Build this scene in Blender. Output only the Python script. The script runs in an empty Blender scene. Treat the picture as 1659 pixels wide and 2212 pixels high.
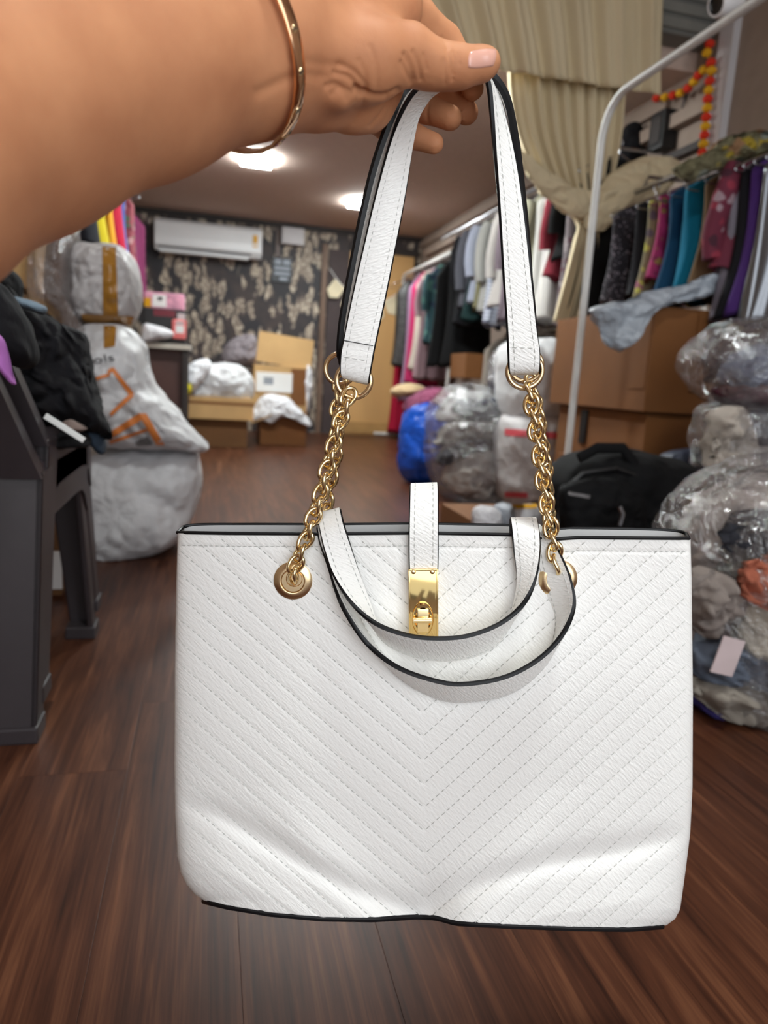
import bpy, bmesh, math, random
import numpy as np
from mathutils import Vector, Matrix, noise
from mathutils.bvhtree import BVHTree

R_ = math.radians
SC = bpy.context.scene
COL = SC.collection

# ------------------------------------------------------------------ camera
W, H, F = 1659.0, 2212.0, 1530.0
CAM = Vector((0.0, 0.0, 0.60))
ROT = Matrix.Rotation(R_(-14.3), 3, 'Z') @ Matrix.Rotation(R_(90 - 10.6), 3, 'X') @ Matrix.Rotation(R_(3.5), 3, 'Z')
cd = bpy.data.cameras.new('camera')
cam = bpy.data.objects.new('camera', cd)
COL.objects.link(cam)
cam.matrix_world = Matrix.Translation(CAM) @ ROT.to_4x4()
cd.sensor_fit = 'VERTICAL'
cd.sensor_height = 36.0
cd.lens = F / H * 36.0
cd.clip_start = 0.02
cd.dof.use_dof = True
cd.dof.focus_distance = 0.505
cd.dof.aperture_fstop = cd.lens / 3.6
SC.camera = cam

# ------------------------------------------------------------------ light, exposure
world = bpy.data.worlds.new('daylight')
SC.world = world
world.use_nodes = True
bg = world.node_tree.nodes['Background']
bg.inputs[0].default_value = (0.86, 0.93, 1.0, 1)
bg.inputs[1].default_value = 0.6
ld = bpy.data.lights.new('shopfront_daylight', 'AREA')
ld.shape = 'RECTANGLE'
ld.size, ld.size_y = 2.8, 1.9
ld.energy = 20
ld.color = (0.94, 0.97, 1.0)
lo = bpy.data.objects.new('shopfront_daylight', ld)
COL.objects.link(lo)
lo.location = (0.35, -1.55, 1.2)
lo.rotation_euler = (R_(80), 0, R_(-5))
SC.view_settings.view_transform = 'Standard'
SC.view_settings.look = 'None'
SC.view_settings.gamma = 1.0
SC.view_settings.use_curve_mapping = False
SC.view_settings.exposure = 0.85
try:
    SC.cycles.use_denoising = True
    SC.cycles.max_bounces = 8
    SC.cycles.transparent_max_bounces = 16
except Exception:
    pass


# ------------------------------------------------------------------ pixel -> place helpers
def ray(px, py):
    return ROT @ Vector(((px - W / 2) / F, -(py - H / 2) / F, -1.0))


def at_z(px, py, z=0.0):
    d = ray(px, py)
    return CAM + d * ((z - CAM.z) / d.z)


def at_y(px, py, y):
    d = ray(px, py)
    return CAM + d * (y / d.y)


def at_x(px, py, x):
    d = ray(px, py)
    return CAM + d * (x / d.x)


def at_d(px, py, depth):
    return CAM + ray(px, py) * depth


TILT = R_(9.0)
D0, Y0P = 0.50, 1160.0
NB = ROT @ Vector((0, -math.sin(TILT), math.cos(TILT)))     # bag plane normal, towards the viewer


def bagp(px, py, w=0.0):
    """point of the picture on the plane of the hanging bag, lifted w metres off it"""
    y0 = -(Y0P - H / 2) / F * D0
    yy = -(py - H / 2) / F
    s = (D0 + y0 * math.tan(TILT)) / (1 + math.tan(TILT) * yy)
    return CAM + ray(px, py) * s + NB * w


def bagq(px, py, w=0.0):
    """the same, but w metres nearer along the line of sight's plane, so the picture point is kept"""
    y0 = -(Y0P - H / 2) / F * D0
    yy = -(py - H / 2) / F
    s = (D0 + y0 * math.tan(TILT) - w / math.cos(TILT)) / (1 + math.tan(TILT) * yy)
    return CAM + ray(px, py) * s


# ------------------------------------------------------------------ materials
class NT:
    def __init__(self, name):
        self.m = bpy.data.materials.new(name)
        self.m.use_nodes = True
        self.t = self.m.node_tree
        self.b = self.t.nodes['Principled BSDF']
        self.out = self.t.nodes['Material Output']

    def n(self, typ, **kw):
        nd = self.t.nodes.new(typ)
        for k, v in kw.items():
            if k.startswith('i_'):
                nd.inputs[k[2:].replace('_', ' ')].default_value = v
            else:
                setattr(nd, k, v)
        return nd

    def l(self, a, b):
        self.t.links.new(a, b)

    def coord(self, which='Object', scale=(1, 1, 1), rot=(0, 0, 0), loc=None):
        tc = self.n('ShaderNodeTexCoord')
        mp = self.n('ShaderNodeMapping')
        mp.inputs['Scale'].default_value = scale
        mp.inputs['Rotation'].default_value = rot
        if loc:
            mp.inputs['Location'].default_value = loc
        self.l(tc.outputs[which], mp.inputs['Vector'])
        return mp.outputs['Vector']

    def ramp(self, fac, stops, interp='LINEAR'):
        r = self.n('ShaderNodeValToRGB')
        r.color_ramp.interpolation = interp
        e = r.color_ramp.elements
        while len(e) > 1:
            e.remove(e[-1])
        e[0].position, e[0].color = stops[0][0], (*stops[0][1], 1)
        for p, c in stops[1:]:
            k = e.new(p)
            k.color = (*c, 1)
        self.l(fac, r.inputs['Fac'])
        return r.outputs['Color']

    def noise(self, vec, scale, detail=3, rough=0.5, dist=0.0):
        k = self.n('ShaderNodeTexNoise')
        k.inputs['Scale'].default_value = scale
        k.inputs['Detail'].default_value = detail
        k.inputs['Roughness'].default_value = rough
        k.inputs['Distortion'].default_value = dist
        self.l(vec, k.inputs['Vector'])
        return k.outputs['Fac']

    def bump(self, h, strength, dist):
        b = self.n('ShaderNodeBump')
        b.inputs['Strength'].default_value = strength
        b.inputs['Distance'].default_value = dist
        self.l(h, b.inputs['Height'])
        self.l(b.outputs['Normal'], self.b.inputs['Normal'])
        return b


def s2l(c):
    return tuple(((v / 255) / 12.92 if v / 255 <= 0.04045 else ((v / 255 + 0.055) / 1.055) ** 2.4) for v in c)


def mat(name, rgb, rough=0.6, metal=0.0, var=0.12, vscale=8, bump=0.0, bscale=60, bdist=0.003, coord='Object',
        spec=None, sheen=0.0, coat=0.0, stretch=(1, 1, 1)):
    """a plain material with mottled colour and fine relief; rgb in sRGB 0-255"""
    k = NT(name)
    c = s2l(rgb)
    v = k.coord(coord, stretch)
    if var > 0:
        f = k.noise(v, vscale, 4)
        a = tuple(max(0, x * (1 - var)) for x in c)
        b = tuple(min(1, x * (1 + var)) for x in c)
        k.l(k.ramp(f, [(0.3, a), (0.7, b)]), k.b.inputs['Base Color'])
    else:
        k.b.inputs['Base Color'].default_value = (*c, 1)
    k.b.inputs['Roughness'].default_value = rough
    k.b.inputs['Metallic'].default_value = metal
    if spec is not None:
        k.b.inputs['Specular IOR Level'].default_value = spec
    if sheen:
        k.b.inputs['Sheen Weight'].default_value = sheen
    if coat:
        k.b.inputs['Coat Weight'].default_value = coat
    if bump > 0:
        k.bump(k.noise(v, bscale, 4, 0.6), bump, bdist)
    return k.m


def cloth(name, rgb, rough=0.9, bscale=25, bump=0.35):
    return mat(name, rgb, rough, var=0.18, vscale=6, bump=bump, bscale=bscale, bdist=0.012, spec=0.25, stretch=(1, 1, 0.25))


def printed(name, base, spots, scale=30, size=0.35, rough=0.85, dist=1.2):
    """cloth printed with irregular motifs: base colour and a list of motif colours"""
    k = NT(name)
    v = k.coord('Object')
    nz = k.n('ShaderNodeTexNoise')
    nz.inputs['Scale'].default_value = scale * 0.6
    k.l(v, nz.inputs['Vector'])
    mx = k.n('ShaderNodeVectorMath', operation='MULTIPLY_ADD')
    mx.inputs[1].default_value = (dist / scale,) * 3
    k.l(nz.outputs['Color'], mx.inputs[0])
    k.l(v, mx.inputs[2])
    vo = k.n('ShaderNodeTexVoronoi')
    vo.inputs['Scale'].default_value = scale
    k.l(mx.outputs[0], vo.inputs['Vector'])
    sep = k.n('ShaderNodeSeparateColor')
    k.l(vo.outputs['Color'], sep.inputs[0])
    n = len(spots)
    cols = k.ramp(sep.outputs[0], [(i / n, s2l(s)) for i, s in enumerate(spots)], 'CONSTANT')
    fac = k.ramp(vo.outputs['Distance'], [(size - 0.04, (1, 1, 1)), (size + 0.06, (0, 0, 0))])
    mix = k.n('ShaderNodeMix', data_type='RGBA')
    k.l(fac, mix.inputs['Factor'])
    mix.inputs['A'].default_value = (*s2l(base), 1)
    k.l(cols, mix.inputs['B'])
    k.l(mix.outputs['Result'], k.b.inputs['Base Color'])
    k.b.inputs['Roughness'].default_value = rough
    k.bump(k.noise(v, 25, 4), 0.3, 0.01)
    return k.m


def striped(name, a, b, scale, axis='Z', rough=0.85):
    k = NT(name)
    v = k.coord('Object')
    w = k.n('ShaderNodeTexWave', bands_direction=axis)
    w.inputs['Scale'].default_value = scale
    w.inputs['Distortion'].default_value = 0.6
    k.l(v, w.inputs['Vector'])
    k.l(k.ramp(w.outputs['Fac'], [(0.45, s2l(a)), (0.55, s2l(b))]), k.b.inputs['Base Color'])
    k.b.inputs['Roughness'].default_value = rough
    return k.m


def leather(name, rgb, ang, sx, sy, strength=0.5, rough=0.46):
    """white leather embossed with fine slanting ridges; UV is in metres"""
    k = NT(name)
    k.b.inputs['Base Color'].default_value = (*s2l(rgb), 1)
    v = k.coord('UV', (1, 1, 1), (0, 0, ang))
    m2 = k.n('ShaderNodeMapping')
    m2.inputs['Scale'].default_value = (sx, sy, 1)
    k.l(v, m2.inputs['Vector'])
    v = m2.outputs['Vector']
    h1 = k.noise(v, 1.0, 2, 0.45, 0.6)
    vo = k.n('ShaderNodeTexVoronoi', feature='SMOOTH_F1')
    vo.inputs['Scale'].default_value = 1.1
    k.l(v, vo.inputs['Vector'])
    ad = k.n('ShaderNodeMath', operation='MULTIPLY_ADD')
    ad.inputs[1].default_value = -0.6
    k.l(vo.outputs['Distance'], ad.inputs[0])
    k.l(h1, ad.inputs[2])
    k.bump(ad.outputs[0], strength, 0.0006)
    k.b.inputs['Roughness'].default_value = rough
    k.b.inputs['Specular IOR Level'].default_value = 0.4
    return k.m


def plastic_film(name, tint=(0.95, 0.95, 0.97), haze=0.10, bscale=9, gl=0.16, rough=0.08):
    """crumpled clear polythene: see-through, glinting, slightly milky"""
    k = NT(name)
    t = k.t
    t.nodes.remove(k.b)
    v = k.coord('Object')
    h = k.noise(v, bscale, 5, 0.65, 0.8)
    bp = k.n('ShaderNodeBump')
    bp.inputs['Strength'].default_value = 0.9
    bp.inputs['Distance'].default_value = 0.05
    k.l(h, bp.inputs['Height'])
    tr = k.n('ShaderNodeBsdfTransparent')
    tr.inputs['Color'].default_value = (*tint, 1)
    go = k.n('ShaderNodeBsdfGlossy')
    go.inputs['Roughness'].default_value = rough
    k.l(bp.outputs['Normal'], go.inputs['Normal'])
    df = k.n('ShaderNodeBsdfDiffuse')
    df.inputs['Color'].default_value = (0.75, 0.75, 0.76, 1)
    k.l(bp.outputs['Normal'], df.inputs['Normal'])
    lw = k.n('ShaderNodeLayerWeight')
    lw.inputs['Blend'].default_value = 0.25
    k.l(bp.outputs['Normal'], lw.inputs['Normal'])
    mth = k.n('ShaderNodeMath', operation='MULTIPLY_ADD')
    mth.inputs[1].default_value = 0.6
    mth.inputs[2].default_value = gl
    mth.use_clamp = True
    k.l(lw.outputs['Facing'], mth.inputs[0])
    m1 = k.n('ShaderNodeMixShader')
    m1.inputs['Fac'].default_value = haze
    k.l(tr.outputs[0], m1.inputs[1])
    k.l(df.outputs[0], m1.inputs[2])
    m2 = k.n('ShaderNodeMixShader')
    k.l(mth.outputs[0], m2.inputs['Fac'])
    k.l(m1.outputs[0], m2.inputs[1])
    k.l(go.outputs[0], m2.inputs[2])
    k.l(m2.outputs[0], k.out.inputs['Surface'])
    return k.m


def emit(name, rgb, strength):
    k = NT(name)
    k.b.inputs['Base Color'].default_value = (*rgb, 1)
    k.b.inputs['Emission Color'].default_value = (*rgb, 1)
    k.b.inputs['Emission Strength'].default_value = strength
    return k.m


def wood_floor():
    k = NT('laminate_wood')
    tc = k.n('ShaderNodeTexCoord')
    oi = k.n('ShaderNodeObjectInfo')
    cmb = k.n('ShaderNodeCombineXYZ')
    mul = k.n('ShaderNodeMath', operation='MULTIPLY')
    mul.inputs[1].default_value = 40.0
    k.l(oi.outputs['Random'], mul.inputs[0])
    k.l(mul.outputs[0], cmb.inputs[0])
    k.l(mul.outputs[0], cmb.inputs[1])
    add = k.n('ShaderNodeVectorMath', operation='ADD')
    k.l(tc.outputs['Object'], add.inputs[0])
    k.l(cmb.outputs[0], add.inputs[1])
    mp = k.n('ShaderNodeMapping')
    mp.inputs['Scale'].default_value = (30, 1.6, 1)
    k.l(add.outputs[0], mp.inputs['Vector'])
    n1 = k.noise(mp.outputs[0], 1.0, 5, 0.6, 1.5)
    mp2 = k.n('ShaderNodeMapping')
    mp2.inputs['Scale'].default_value = (210, 5, 1)
    k.l(add.outputs[0], mp2.inputs['Vector'])
    n2 = k.noise(mp2.outputs[0], 1.0, 3, 0.6, 0.3)
    ma = k.n('ShaderNodeMath', operation='MULTIPLY_ADD')
    ma.inputs[1].default_value = 0.45
    k.l(n2, ma.inputs[0])
    k.l(n1, ma.inputs[2])
    col = k.ramp(ma.outputs[0], [(0.45, s2l((34, 16, 10))), (0.6, s2l((62, 33, 21))), (0.76, s2l((80, 46, 30))), (0.95, s2l((108, 68, 46)))])
    k.l(col, k.b.inputs['Base Color'])
    k.b.inputs['Roughness'].default_value = 0.36
    k.b.inputs['Specular IOR Level'].default_value = 0.2
    k.bump(n2, 0.12, 0.001)
    return k.m


def wallpaper():
    """charcoal paper printed all over with sprays of beige leaves"""
    k = NT('leaf_wallpaper')
    v0 = k.coord('Object')
    nz = k.n('ShaderNodeTexNoise')
    nz.inputs['Scale'].default_value = 9
    k.l(v0, nz.inputs['Vector'])
    mx = k.n('ShaderNodeVectorMath', operation='MULTIPLY_ADD')
    mx.inputs[1].default_value = (0.13, 0.13, 0.13)
    k.l(nz.outputs['Color'], mx.inputs[0])
    k.l(v0, mx.inputs[2])

    def leaves(rot, sx, sz, lo, hi):
        mp = k.n('ShaderNodeMapping')
        mp.inputs['Rotation'].default_value = (0, rot, 0)
        mp.inputs['Scale'].default_value = (sx, 0.001, sz)
        k.l(mx.outputs[0], mp.inputs['Vector'])
        vo = k.n('ShaderNodeTexVoronoi')
        vo.inputs['Scale'].default_value = 1
        vo.inputs['Randomness'].default_value = 0.9
        k.l(mp.outputs[0], vo.inputs['Vector'])
        return k.ramp(vo.outputs['Distance'], [(lo, (1, 1, 1)), (hi, (0, 0, 0))])
    a = leaves(0.6, 12.5, 4.4, 0.36, 0.46)
    b = leaves(-0.7, 13, 4.6, 0.34, 0.44)
    m = k.n('ShaderNodeMath', operation='MAXIMUM')
    k.l(a, m.inputs[0])
    k.l(b, m.inputs[1])
    n2 = k.noise(v0, 34, 3, 0.6)
    leafc = k.ramp(n2, [(0.34, s2l((104, 92, 84))), (0.5, s2l((160, 144, 128))), (0.64, s2l((206, 192, 172)))])
    n3 = k.noise(v0, 5, 3, 0.6)
    basec = k.ramp(n3, [(0.4, s2l((38, 36, 41))), (0.65, s2l((66, 54, 52)))])
    mix = k.n('ShaderNodeMix', data_type='RGBA')
    k.l(m.outputs[0], mix.inputs['Factor'])
    k.l(basec, mix.inputs['A'])
    k.l(leafc, mix.inputs['B'])
    k.l(mix.outputs['Result'], k.b.inputs['Base Color'])
    k.b.inputs['Roughness'].default_value = 0.6
    return k.m


def skin():
    k = NT('skin')
    v = k.coord('Object')
    f = k.noise(v, 22, 4, 0.6)
    k.l(k.ramp(f, [(0.3, s2l((184, 124, 88))), (0.7, s2l((204, 144, 104)))]), k.b.inputs['Base Color'])
    k.b.inputs['Roughness'].default_value = 0.58
    k.b.inputs['Subsurface Weight'].default_value = 0.12
    k.b.inputs['Subsurface Radius'].default_value = (0.012, 0.005, 0.003)
    k.b.inputs['Subsurface Scale'].default_value = 0.35
    k.b.inputs['Specular IOR Level'].default_value = 0.22
    vo = k.n('ShaderNodeTexVoronoi')
    vo.inputs['Scale'].default_value = 900
    k.l(v, vo.inputs['Vector'])
    k.bump(vo.outputs['Distance'], 0.12, 0.0004)
    return k.m


MT = {}
MT['floor'] = wood_floor()
MT['paper'] = wallpaper()
MT['skin'] = skin()
MT['nail'] = mat('nail', (222, 168, 150), 0.22, var=0.04, coat=0.5)
MT['leather'] = leather('white_leather', (241, 240, 236), R_(45), 200, 640, 0.62)
MT['strap'] = leather('white_strap_leather', (240, 239, 235), R_(-28), 240, 760, 0.85)
MT['lining'] = mat('grey_lining', (206, 207, 207), 0.6, var=0.04)
MT['edge'] = mat('black_edge_paint', (13, 14, 17), 0.42, var=0.0, spec=0.3)
MT['thread'] = mat('thread', (190, 190, 186), 0.8, var=0.0)  # grey tone stands in for the shade in the stitch holes
MT['gold'] = mat('pale_gold', (238, 212, 162), 0.2, 1.0, var=0.04, vscale=60)
MT['goldplate'] = mat('polished_gold', (230, 198, 134), 0.07, 1.0, var=0.02)
MT['goldring'] = mat('pink_gold', (238, 210, 166), 0.26, 1.0, var=0.03)
MT['bangle'] = mat('rose_gold', (226, 180, 140), 0.1, 1.0, var=0.05, vscale=90)
MT['ceiling'] = mat('ceiling_paint', (206, 182, 168), 0.85, var=0.05, vscale=30, bump=0.25, bscale=120, bdist=0.004)
MT['wall'] = mat('beige_wallpaint', (150, 132, 120), 0.8, var=0.07, vscale=14, bump=0.2, bscale=90, bdist=0.003)
MT['white'] = mat('white_plastic', (232, 232, 234), 0.3, var=0.02)
MT['grey_plastic'] = mat('grey_plastic', (196, 192, 194), 0.4, var=0.03)
MT['pole'] = mat('white_powder_coat', (214, 213, 210), 0.35, var=0.05, vscale=30)
MT['steel'] = mat('steel', (180, 180, 184), 0.25, 1.0, var=0.03)
MT['dark'] = mat('dark_trim', (44, 36, 34), 0.6, var=0.1)
MT['black'] = mat('black_plastic', (18, 18, 20), 0.4, var=0.05)
MT['chair'] = mat('charcoal_brown_plastic', (52, 46, 49), 0.42, var=0.05, vscale=40, bump=0.1, bscale=300, bdist=0.001)
MT['carton'] = mat('brown_cardboard', (122, 76, 34), 0.75, var=0.1, vscale=5, bump=0.12, bscale=40, bdist=0.003)
MT['carton_light'] = mat('tan_cardboard', (196, 158, 106), 0.75, var=0.08, vscale=5, bump=0.12, bscale=40, bdist=0.003)
MT['carton_dark'] = mat('dark_cardboard', (112, 76, 42), 0.8, var=0.12, vscale=5)
MT['plywood'] = mat('varnished_plywood', (204, 160, 104), 0.4, var=0.12, vscale=3, stretch=(1, 1, 0.2))
MT['tape'] = mat('brown_packing_tape', (160, 112, 44), 0.22, var=0.08)
MT['sack'] = mat('white_woven_sack', (206, 206, 208), 0.55, var=0.05, vscale=5, bump=0.5, bscale=16, bdist=0.02)
MT['sack_grey'] = mat('grey_woven_sack', (186, 182, 182), 0.55, var=0.06, vscale=5, bump=0.5, bscale=14, bdist=0.02)
MT['polybag'] = mat('white_polybag', (226, 226, 230), 0.28, var=0.04, bump=0.8, bscale=18, bdist=0.03)
MT['mailer'] = mat('grey_mailer_film', (158, 165, 174), 0.22, var=0.1, vscale=5, bump=0.8, bscale=14, bdist=0.03)
MT['bluebag'] = mat('blue_polybag', (18, 76, 178), 0.25, var=0.15, vscale=5, bump=0.7, bscale=12, bdist=0.03)
MT['film'] = plastic_film('clear_polythene', haze=0.07, gl=0.13, bscale=11)
MT['film_dense'] = plastic_film('milky_polythene', haze=0.22, bscale=13, gl=0.12)
MT['film_brown'] = plastic_film('stretch_wrap', tint=(0.8, 0.76, 0.74), haze=0.12, bscale=7, gl=0.10)
MT['curtain'] = mat('cream_curtain', (214, 198, 164), 0.85, var=0.07, vscale=4, bump=0.2, bscale=30, bdist=0.01, stretch=(1, 1, 0.15))
MT['orange'] = mat('orange_print', (224, 132, 64), 0.5, var=0.05)
MT['ink'] = mat('black_print', (50, 50, 54), 0.5, var=0.05)
MT['redink'] = mat('red_print', (196, 74, 84), 0.5, var=0.1)
MT['paperwhite'] = mat('white_paper', (238, 238, 236), 0.6, var=0.02)
MT['marigold_red'] = mat('marigold_orange_red', (212, 44, 12), 0.8, var=0.15, vscale=90)
MT['marigold_yellow'] = mat('marigold_yellow', (222, 164, 10), 0.8, var=0.15, vscale=90)
MT['nylon'] = mat('black_nylon', (9, 9, 11), 0.8, spec=0.2, var=0.1, bump=0.3, bscale=500, bdist=0.001)
MT['navy'] = mat('navy_nylon', (36, 44, 66), 0.55, var=0.12, bump=0.3, bscale=500, bdist=0.001)
MT['led'] = emit('led_diffuser', (0.93, 1.0, 0.99), 66)
_mc = {}


def cm(rgb):
    if rgb not in _mc:
        _mc[rgb] = cloth('cloth_%d_%d_%d' % rgb, rgb)
    return _mc[rgb]


# ------------------------------------------------------------------ object helpers
def mesh_obj(name, verts, faces, m, parent=None, smooth=True, uv=None, fmat=None, auto=None):
    me = bpy.data.meshes.new(name)
    me.from_pydata([tuple(v) for v in verts], [], faces)
    if isinstance(m, (list, tuple)):
        for q in m:
            me.materials.append(q)
    elif m is not None:
        me.materials.append(m)
    if fmat is not None:
        me.polygons.foreach_set('material_index', fmat)
    me.polygons.foreach_set('use_smooth', [smooth] * len(me.polygons))
    if uv is not None:
        ul = me.uv_layers.new(name='uv')
        li = np.empty(len(me.loops), dtype=np.int32)
        me.loops.foreach_get('vertex_index', li)
        ul.data.foreach_set('uv', np.asarray(uv, dtype=np.float32)[li].ravel())
    me.update()
    return link(name, me, parent)


def link(name, me, parent=None):
    o = bpy.data.objects.new(name, me)
    COL.objects.link(o)
    if parent is not None:
        o.parent = parent
        if parent.type == 'EMPTY':
            o.matrix_parent_inverse = Matrix.Translation(-parent.location)
    return o


def tag(o, label, cat, group=None):
    o['label'] = label
    o['category'] = cat
    if group:
        o['group'] = group
    return o


def thing(name, label, cat, loc=(0, 0, 0), group=None):
    o = bpy.data.objects.new(name, None)
    COL.objects.link(o)
    o.empty_display_size = 0.05
    o.location = loc
    return tag(o, label, cat, group)


def struct(o):
    o['kind'] = 'structure'
    return o


class MB:
    """collects boxes, tubes and lathes for ONE part"""
    def __init__(self):
        self.v, self.f, self.fm = [], [], []

    def add(self, v, f, mi=0):
        o = len(self.v)
        self.v += [Vector(p) for p in v]
        self.f += [tuple(i + o for i in q) for q in f]
        self.fm += [mi] * len(f)
        return self

    def box(self, x0, x1, y0, y1, z0, z1, mi=0, M=None, bev=0.0):
        bm = bmesh.new()
        bmesh.ops.create_cube(bm, size=1)
        for v in bm.verts:
            v.co = Vector(((x0 + x1) / 2 + v.co.x * (x1 - x0), (y0 + y1) / 2 + v.co.y * (y1 - y0), (z0 + z1) / 2 + v.co.z * (z1 - z0)))
        if bev > 0:
            bmesh.ops.bevel(bm, geom=bm.edges[:], offset=bev, segments=2, affect='EDGES', profile=0.7)
        vs = [(M @ v.co if M else v.co.copy()) for v in bm.verts]
        bm.verts.index_update()
        fs = [[v.index for v in f.verts] for f in bm.faces]
        bm.free()
        return self.add(vs, fs, mi)

    def tube(self, pts, r, n=10, closed=False, mi=0, flat=1.0, cap=True):
        pts = [Vector(p) for p in pts]
        k = len(pts)
        rad = r if isinstance(r, (list, tuple)) else [r] * k
        vs, fs = [], []
        up = None
        for i in range(k):
            if closed:
                t = pts[(i + 1) % k] - pts[i - 1]
            else:
                t = pts[min(i + 1, k - 1)] - pts[max(i - 1, 0)]
            t.normalize()
            if up is None:
                a = Vector((0, 0, 1)) if abs(t.z) < 0.9 else Vector((1, 0, 0))
                up = (a - t * a.dot(t)).normalized()
            else:
                up = (up - t * up.dot(t)).normalized()
            s = t.cross(up)
            for j in range(n):
                an = 2 * math.pi * j / n
                vs.append(pts[i] + (up * math.cos(an) + s * math.sin(an) * flat) * rad[i])
        m = k if closed else k - 1
        for i in range(m):
            for j in range(n):
                a, b = i * n + j, i * n + (j + 1) % n
                c, d = ((i + 1) % k) * n + (j + 1) % n, ((i + 1) % k) * n + j
                fs.append((a, b, c, d))
        if not closed and cap:
            fs.append(tuple(range(n))[::-1])
            fs.append(tuple((k - 1) * n + j for j in range(n)))
        return self.add(vs, fs, mi)

    def lathe(self, prof, c, ax, n=32, mi=0, ref=None):
        """profile of (radius, height) pairs turned about the axis ax through c"""
        ax = Vector(ax).normalized()
        a = ref or (Vector((0, 0, 1)) if abs(ax.z) < 0.9 else Vector((1, 0, 0)))
        u = (a - ax * a.dot(ax)).normalized()
        w = ax.cross(u)
        c = Vector(c)
        vs, fs = [], []
        for r, h in prof:
            for j in range(n):
                an = 2 * math.pi * j / n
                vs.append(c + ax * h + (u * math.cos(an) + w * math.sin(an)) * r)
        for i in range(len(prof) - 1):
            for j in range(n):
                fs.append((i * n + j, i * n + (j + 1) % n, (i + 1) * n + (j + 1) % n, (i + 1) * n + j))
        return self.add(vs, fs, mi)

    def prism(self, quad0, quad1, mi=0):
        n = len(quad0)
        fs = [tuple(range(n))[::-1], tuple(range(n, 2 * n))]
        for i in range(n):
            fs.append((i, (i + 1) % n, n + (i + 1) % n, n + i))
        return self.add(list(quad0) + list(quad1), fs, mi)

    def build(self, name, m, parent=None, smooth=False):
        bm = bmesh.new()
        vs = [bm.verts.new(p) for p in self.v]
        for q, mi in zip(self.f, self.fm):
            try:
                fc = bm.faces.new([vs[i] for i in q])
                fc.material_index = mi
                fc.smooth = smooth
            except ValueError:
                pass
        bmesh.ops.recalc_face_normals(bm, faces=bm.faces[:])
        me = bpy.data.meshes.new(name)
        bm.to_mesh(me)
        bm.free()
        for q in (m if isinstance(m, (list, tuple)) else [m]):
            me.materials.append(q)
        if smooth:
            try:
                me.set_sharp_from_angle(angle=R_(40))
            except Exception:
                pass
        return link(name, me, parent)


def crom(pts, n):
    """Catmull-Rom through points (any dimension), n samples"""
    P = np.array([list(p) for p in pts], float)
    k = len(P)
    P = np.vstack([2 * P[0] - P[1], P, 2 * P[-1] - P[-2]])
    seg = np.linalg.norm(np.diff(P[1:-1], axis=0), axis=1)
    cum = np.concatenate([[0], np.cumsum(seg)])
    out = []
    for s in np.linspace(0, cum[-1], n):
        i = min(int(np.searchsorted(cum, s, side='right') - 1), k - 2)
        t = (s - cum[i]) / max(seg[i], 1e-9)
        a, b, c, d = P[i:i + 4]
        out.append(0.5 * (2 * b + (c - a) * t + (2 * a - 5 * b + 4 * c - d) * t * t + (3 * b - a - 3 * c + d) * t ** 3))
    return np.array(out)


def pw(x, tab):
    """smooth-ish piecewise interpolation of a table"""
    return float(np.interp(x, [a for a, b in tab], [b for a, b in tab]))


def fnz(p, seed, freq, hard=False, oct_=3):
    q = Vector((p[0] * freq + seed * 7.31, p[1] * freq - seed * 3.17, p[2] * freq + seed * 1.9))
    if hard:
        return noise.turbulence(q, oct_, True, noise_basis='PERLIN_ORIGINAL') - 0.5
    return noise.fractal(q, 1.0, 2.0, oct_, noise_basis='PERLIN_ORIGINAL')


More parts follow.
